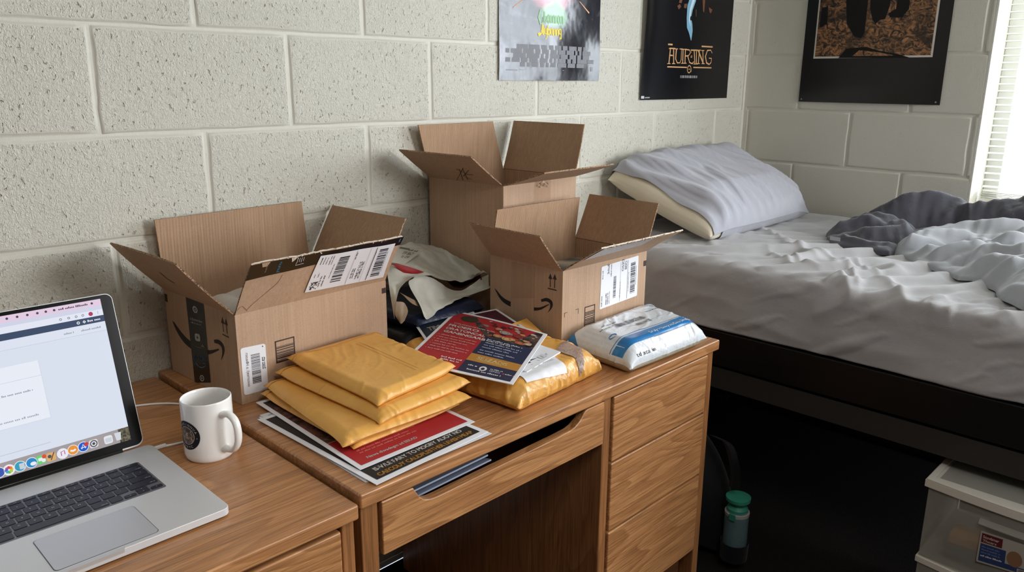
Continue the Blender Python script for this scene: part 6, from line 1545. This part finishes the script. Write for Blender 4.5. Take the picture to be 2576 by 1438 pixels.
def rolls(X, Y_, defs, power=1.15):
    """height of overlapping quilt folds: axis points on the bed, crest read from the photo, half width in metres"""
    out = np.zeros(X.shape); sh = X.shape; P0 = np.stack([X.ravel(), Y_.ravel()], 1)
    for pts in defs:
        ax = []
        for gx, gy, ty, w in pts:
            q = onz(gx, gy, .875); lo, hi = .0, .3
            for _ in range(24):
                h = (lo + hi) / 2
                if _pj(q + A(0, 0, h))[1] > ty: lo = h
                else: hi = h
            ax.append([q[0], q[1], h, w])
        C = np.array(catmull([A(*a) for a in ax], 60)); best = np.full(len(P0), 9.); hh = np.zeros(len(P0)); ww = np.ones(len(P0))
        for c_ in C:
            d = np.hypot(P0[:, 0] - c_[0], P0[:, 1] - c_[1]); m = d / c_[3] < best; best = np.where(m, d / c_[3], best); hh = np.where(m, c_[2], hh)
        h_ = (hh * np.clip(1 - (best / 1.45) ** 2, 0, 1) ** power).reshape(sh)
        out = np.maximum(out, h_) + .25 * np.minimum(out, h_) * np.exp(-np.abs(out - h_) / .02)
    return out
FW = ((2, .25), (4, .12))
def g_fine(ang, e0):
    def f(U, V):
        e = e0 * (1 + .6 * sines(U, V, .35, 7, 5)); a = math.radians(ang) + .7 * sines(U, V, .6, 8, 5)
        return e * np.cos(a) ** 2 + .01, e * np.sin(a) ** 2 + .01, e * np.cos(a) * np.sin(a)
    return f
WF1 = buckle(.95, 1.5, 126, 198, g_fine(35, .085), FW, 90, 4, g=.00001, noise_amp=.006, noise_sc=.065, shear=.5, seed=35)[..., 2]
WF2 = buckle(.75, 1.55, 98, 204, g_fine(23, .075), FW, 90, 4, g=.00001, noise_amp=.006, noise_sc=.065, shear=.5, seed=36)[..., 2]
LR = [[(2248, 630, 618, .02), (2275, 626, 600, .05), (2320, 622, 588, .06), (2370, 618, 577, .065), (2430, 618, 575, .065), (2500, 625, 582, .06)],
      [(2350, 650, 636, .03), (2375, 654, 632, .045), (2410, 660, 636, .05), (2450, 668, 648, .045)],
      [(2490, 624, 580, .06), (2540, 628, 584, .06), (2600, 640, 592, .06)],
      [(2462, 664, 636, .035), (2480, 670, 632, .05), (2520, 688, 652, .06), (2576, 718, 682, .06), (2650, 770, 720, .06)],
      [(2462, 640, 620, .04), (2490, 648, 613, .05), (2540, 660, 618, .055), (2600, 690, 640, .06), (2680, 740, 680, .07)]]
DR = [[(2074, 592, 587, .008), (2100, 592, 576, .03), (2150, 592, 559, .05), (2200, 594, 551, .055), (2250, 599, 562, .05)],
      [(2200, 584, 556, .045), (2235, 582, 532, .055), (2275, 582, 511, .06), (2325, 584, 502, .065), (2380, 590, 514, .065), (2430, 596, 529, .06), (2500, 606, 545, .05)],
      [(2140, 604, 594, .03), (2200, 612, 592, .035), (2290, 612, 586, .035), (2380, 608, 582, .04), (2460, 606, 574, .05), (2560, 606, 560, .05)],
      [(2420, 600, 545, .05), (2480, 604, 528, .055), (2540, 610, 513, .065), (2600, 616, 502, .07), (2700, 630, 495, .08)]]
heap('light_side', light, .014, .050, [], M_DUVL, 71, extra=lambda X, Y_, c: np.sqrt(c) * rolls(X, Y_, LR) + c * (sample(WF1, .95, 1.5, X - 1.28, Y_ + 2.02) * 1.5), n=260, m=400)
dark = [P2(*p) for p in ((2073, 590), (2103, 618), (2169, 628), (2240, 638), (2300, 618), (2400, 600))] + [(1.70, -1.15), (1.62, -1.5), (1.6, -2.0), (2.285, -2.0), (2.285, -.66), (2.20, -.60), (2.05, -.58), P2(2150, 574)]
heap('charcoal_side', dark, .014, .030, [], M_DUVD, 81, base=.872, extra=lambda X, Y_, c: np.sqrt(c) * rolls(X, Y_, DR) + c * (sample(WF2, .75, 1.55, X - 1.58, Y_ + 2.04) * 1.1), n=240, m=400)
tp_ = P2(2095, 600); g = G(); q = onz(2088, 598, .90); mpt = pmap(q, nrm(A(.3, -.95, -.1)), nrm(A(.25, .1, .95))); g.rect(mpt, 0, -.006, .03, .006, ink(150, 150, 156), .002); g.build('care_tag', dv)

# ================================================================== UNDER THE BED
M_PLA = None
nt = NT('frosted_plastic'); nt.P(Base__Color=lin((176, 176, 168)), Roughness=.5, Alpha=.5); M_PLA = nt.m
M_PFR = flat((222, 219, 210), .4, name='off_white_plastic'); nt = NT('grey_lid'); nt.P(Base__Color=lin((160, 160, 154)), Roughness=.4); M_LID = nt.m
CX, CY0, CY1, CXE = 1.15, -1.137, -1.56, 1.46
ct = thing('drawer_cart', 'translucent plastic drawer unit standing half under the bed', 'drawer unit', (1.3, -1.35, 0))
ztop = .464
def bow(y): t = (y - CY1) / (CY0 - CY1); return -.018 * math.sin(PI * t)
def bowbox(g, x0off, x1, y0, y1, z0, z1, m, n=18):
    ys = [y0 + (y1 - y0) * i / n for i in range(n + 1)]; out = [(CX + x0off + bow(y), y) for y in ys] + [(x1, y1), (x1, y0)]
    g.prism(out, z0, z1, m, lambda u, v, w: A(u, v, w))
g = G(); bowbox(g, -.004, CXE, CY1 - .003, CY0 + .003, ztop - .022, ztop - .004, M_PFR); bowbox(g, .02, CXE - .02, CY1 + .02, CY0 - .02, ztop - .006, ztop - .0035, M_LID)
out = []
for (a, b, c, d) in ((.0185, CXE - .0125, CY0 - .014, CY0), (.0185, CXE - .0125, CY1, CY1 + .014)): g.box(CX + a, b, c, d, ztop - .005, ztop - .0002, M_PFR)
bowbox(g, -.004, CX + .018, CY1, CY0, ztop - .005, ztop, M_PFR); g.box(CXE - .012, CXE, CY1, CY0, ztop - .005, ztop, M_PFR); g.build('top', ct, bevel=.0015)
for z0_, z1_ in ((.262, .440), (.062, .240)):
    g = G(); n = 18; ys = [CY1 + .006 + (CY0 - CY1 - .012) * i / n for i in range(n + 1)]
    fr2 = np.array([[A(CX + .002 + bow(y), y, z) for z in (z0_, z1_)] for y in ys]); g.grid(fr2, M_PLA)
    for y in (CY1 + .006, CY0 - .006): g.add([A(CX + .002, y, z0_), A(CXE - .01, y, z0_), A(CXE - .01, y, z1_), A(CX + .002, y, z1_)], [(0, 1, 2, 3)], M_PLA)
    g.box(CX + .002, CXE - .01, CY1 + .006, CY0 - .006, z0_, z0_ + .003, M_PLA)
    dr = g.build('drawer', ct)
    g = G(); ym = (CY0 + CY1) / 2; g.grid(np.array([[A(CX + .002 + bow(y) - .012 * math.sin(PI * j / 6), y, z1_ - .045 + .02 * j / 6) for j in range(7)] for y in np.linspace(ym - .09, ym + .09, 14)]), M_PLA); g.build('handle', dr)
    g = G(); bowbox(g, -.002, CXE - .004, CY1, CY0, z0_ - .020, z0_ - .004, M_PFR); g.build('shelf_rim', ct, bevel=.0015)
for y in (CY0 - .010, CY1): g = G(); g.box(CXE - .02, CXE - .005, y, y + .010, .0, ztop - .02, M_PFR); g.build('post', ct)
g = G(); g.box(CX + .01, CXE - .01, CY1 + .01, CY0 - .01, .0, .04, M_PFR); g.build('base', ct, bevel=.002)
# label on the drawer front
def CF(px, py): q = onx(px, py, CX - .013); return q
q = [CF(2457, 1408), CF(2600, 1452), CF(2606, 1376), CF(2470, 1331)]
for k in q: k[0] = CX - .019
mpq = qmap(*q, .10, .055)
g = G(); g.poly(mpq, rrect(0, .10, 0, .055, .002, 3), ink(176, 172, 166), 0); g.rect(mpq, .003, .003, .05, .034, ink(48, 66, 112), .0004); g.rect(mpq, .003, .036, .042, .052, ink(96, 34, 40), .0004); g.text(mpq, 'Stovbmer', .006, .044, .005, CREAM, .0007, w=.03); g.text(mpq, 'Thoars', .006, .038, .004, CREAM, .0007, w=.026)
g.disc(mpq, .066, .024, .014, ink(140, 106, 80), .0006, 16); g.rect(mpq, .05, .003, .09, .012, ink(48, 66, 112), .0005); g.words(mpq, .006, .012, .04, .003, CREAM, .0007, 3)
for i in range(3): g.words(mpq, .006, .018 + .005 * i, .035, .0028, ink(110, 130, 170), .0007, 5 + i)
g.rect(mpq, .072, .001, .098, .010, ink(180, 178, 172), .0008); g.bars(mpq, .074, .002, .096, .009, M_LBK, .001, 4)
g.build('label', ct)
def inb(name, label, cat, x0, x1, y0, y1, z0, z1, m, bev=.004): g = G(); g.box(x0, x1, y0, y1, z0, z1, m); return tag(g.build(name, bevel=bev), label, cat)
inb('wooden_block', 'tan wooden block inside the top drawer of the plastic unit', 'block', 1.19, 1.25, -1.36, -1.19, .298, .325, flat((196, 136, 84), .6))
g = G(); g.tube([(1.18, -1.19, .281), (1.18, -1.36, .281)], .0135, flat((40, 48, 78), .5), 20); tag(g.build('blue_roll'), 'dark blue roll lying in front of the wooden block in the drawer', 'roll')
inb('white_carton', 'pale small carton behind the wooden block in the drawer', 'carton', 1.27, 1.33, -1.36, -1.25, .2665, .345, flat((150, 146, 142), .6))

# backpack and bottle
bpk = thing('backpack', 'black backpack slumped on the floor between desk and bed', 'backpack', (1.18, -.43, 0))
M_BP = m_cloth('black_nylon', (20, 20, 24), (14, 14, 17), .7, .1, 600, .002)
T, Bt = inflate(.46, .34, 50, 40, lambda u, v: .10 + 0 * u, lambda u, v: .10 + 0 * u, p=.002, steps=100, seed=91, rnd=.01)
g = G()
def bpx(P):
    t = np.clip(P[..., 0] / .46, 0, 1); k = 1 - .62 * t ** 3.2; return np.stack([1.185 + P[..., 2] * .95 * k, -.36 - (P[..., 1] - .12) * .92 * k - .05 * (1 - t), P[..., 0] * .84], -1)
g.grid(bpx(T), M_BP); g.grid(bpx(Bt), M_BP, flip=True); o = g.build('bag_body', bpk, sharp=180)
zmin = min(bpx(T)[..., 2].min(), bpx(Bt)[..., 2].min()); o.location.z -= zmin - .002
g = G(); w1 = catmull([onx(1790, 1092, 1.13), onx(1830, 1115, 1.12), onx(1846, 1160, 1.11), onx(1850, 1200, 1.12), onx(1846, 1226, 1.13)], 30); rows = [[p + A(0, .016, 0), p + A(-.006, 0, 0), p + A(0, -.016, 0)] for p in w1]; g.grid(np.array(rows), M_BP); g.build('strap', bpk)
bt = thing('water_bottle', 'clear water bottle with teal lid in the backpack side pocket', 'bottle', (1.16, -.555, .12))
g = G(); bc = A(1.145, -.560, 0)
def btz(py): return onx(1850, py, 1.14)[2]
zl, zn, zb = btz(1236), btz(1282), btz(1345)
bxy = onx(1852, 1290, 1.14); bc = A(1.145, bxy[1], 0)
r0 = .034; nt = NT('bottle_plastic'); nt.P(Base__Color=lin((120, 150, 158)), Roughness=.12, Alpha=.55)
g.lathe(bc + A(0, 0, zb - .06), [(0, 0), (r0 * .9, 0), (r0, .006), (r0, .075 + .03), (r0 * .98, zn - zb + .055), (r0 * .8, zn - zb + .064)], nt.m, 32); g.build('bottle_body', bt)
TEAL = flat((58, 150, 128), .4, name='teal_plastic')
g = G(); g.lathe(bc + A(0, 0, zn - .004), [(r0 * .84, 0), (r0 * .86, .012), (r0 * .62, .020), (r0 * .62, .030), (r0 * 1.0, .036), (r0 * 1.02, .046), (r0 * .5, .049), (0, .049)], TEAL, 32); g.build('lid', bt)
g = G(); g.lathe(bc + A(0, 0, zn - .012), [(r0 * 1.01, 0), (r0 * 1.02, .009), (r0 * .86, .011)], flat((170, 172, 168), .4), 32); g.build('collar', bt)
g = G(); g.prism(rrect(-.010, .010, -.008, .012, .004, 4), 0, .004, TEAL, lambda u, v, w: bc + A(-r0 - .002 - w, u - .006, zn - .008 + v)); g.build('clasp', bt, bevel=.001)
g = G(); rows = []
for a in range(25):
    q_ = PI * .35 + a / 24 * PI * 1.3; rows.append([bc + A(math.cos(q_) * (r0 + .004 + .002 * t), math.sin(q_) * (r0 + .004 + .002 * t), zb - .075 + .055 * t) for t in (0, .5, 1)])
g.grid(np.array(rows), M_BP); pkt = g.build('side_pocket', bpk)
# ================================================================== LIGHT
wd = bpy.data.worlds.new('daylight'); SC.world = wd; wd.use_nodes = True
wd.node_tree.nodes['Background'].inputs[0].default_value = lin((205, 220, 240)); wd.node_tree.nodes['Background'].inputs[1].default_value = 1.0
def area(name, loc, rot, sx, sy, power, col):
    l = bpy.data.lights.new(name, 'AREA'); l.shape = 'RECTANGLE'; l.size = sx; l.size_y = sy; l.energy = power; l.color = col
    o = bpy.data.objects.new(name, l); COL.objects.link(o); o.location = loc; o.rotation_euler = rot; return o
# bright overcast sky outside the window
area('sky_beyond_window', (WX + .85, -1.75, 1.85), (0, math.radians(90 - 8), 0), 2.6, 3.4, 300, (.86, .93, 1.0))
# warm fill added under the ceiling behind the camera, no lamp seen there
area('added_ceiling_fill', (-.45, -2.1, 2.44), (0, 0, 0), .7, .7, 13, (1.0, .95, .88))
w2 = area('added_side_light', (1.7, -3.88, 1.55), (0, 0, 0), .95, 1.15, 70, (.985, .985, 1.0))  # added side fill, aimed to match the shadows, its source unseen
w2.rotation_euler = Vector((-1.35, 3.7, -.35)).to_track_quat('-Z', 'Y').to_euler()
SC.view_settings.exposure = .22
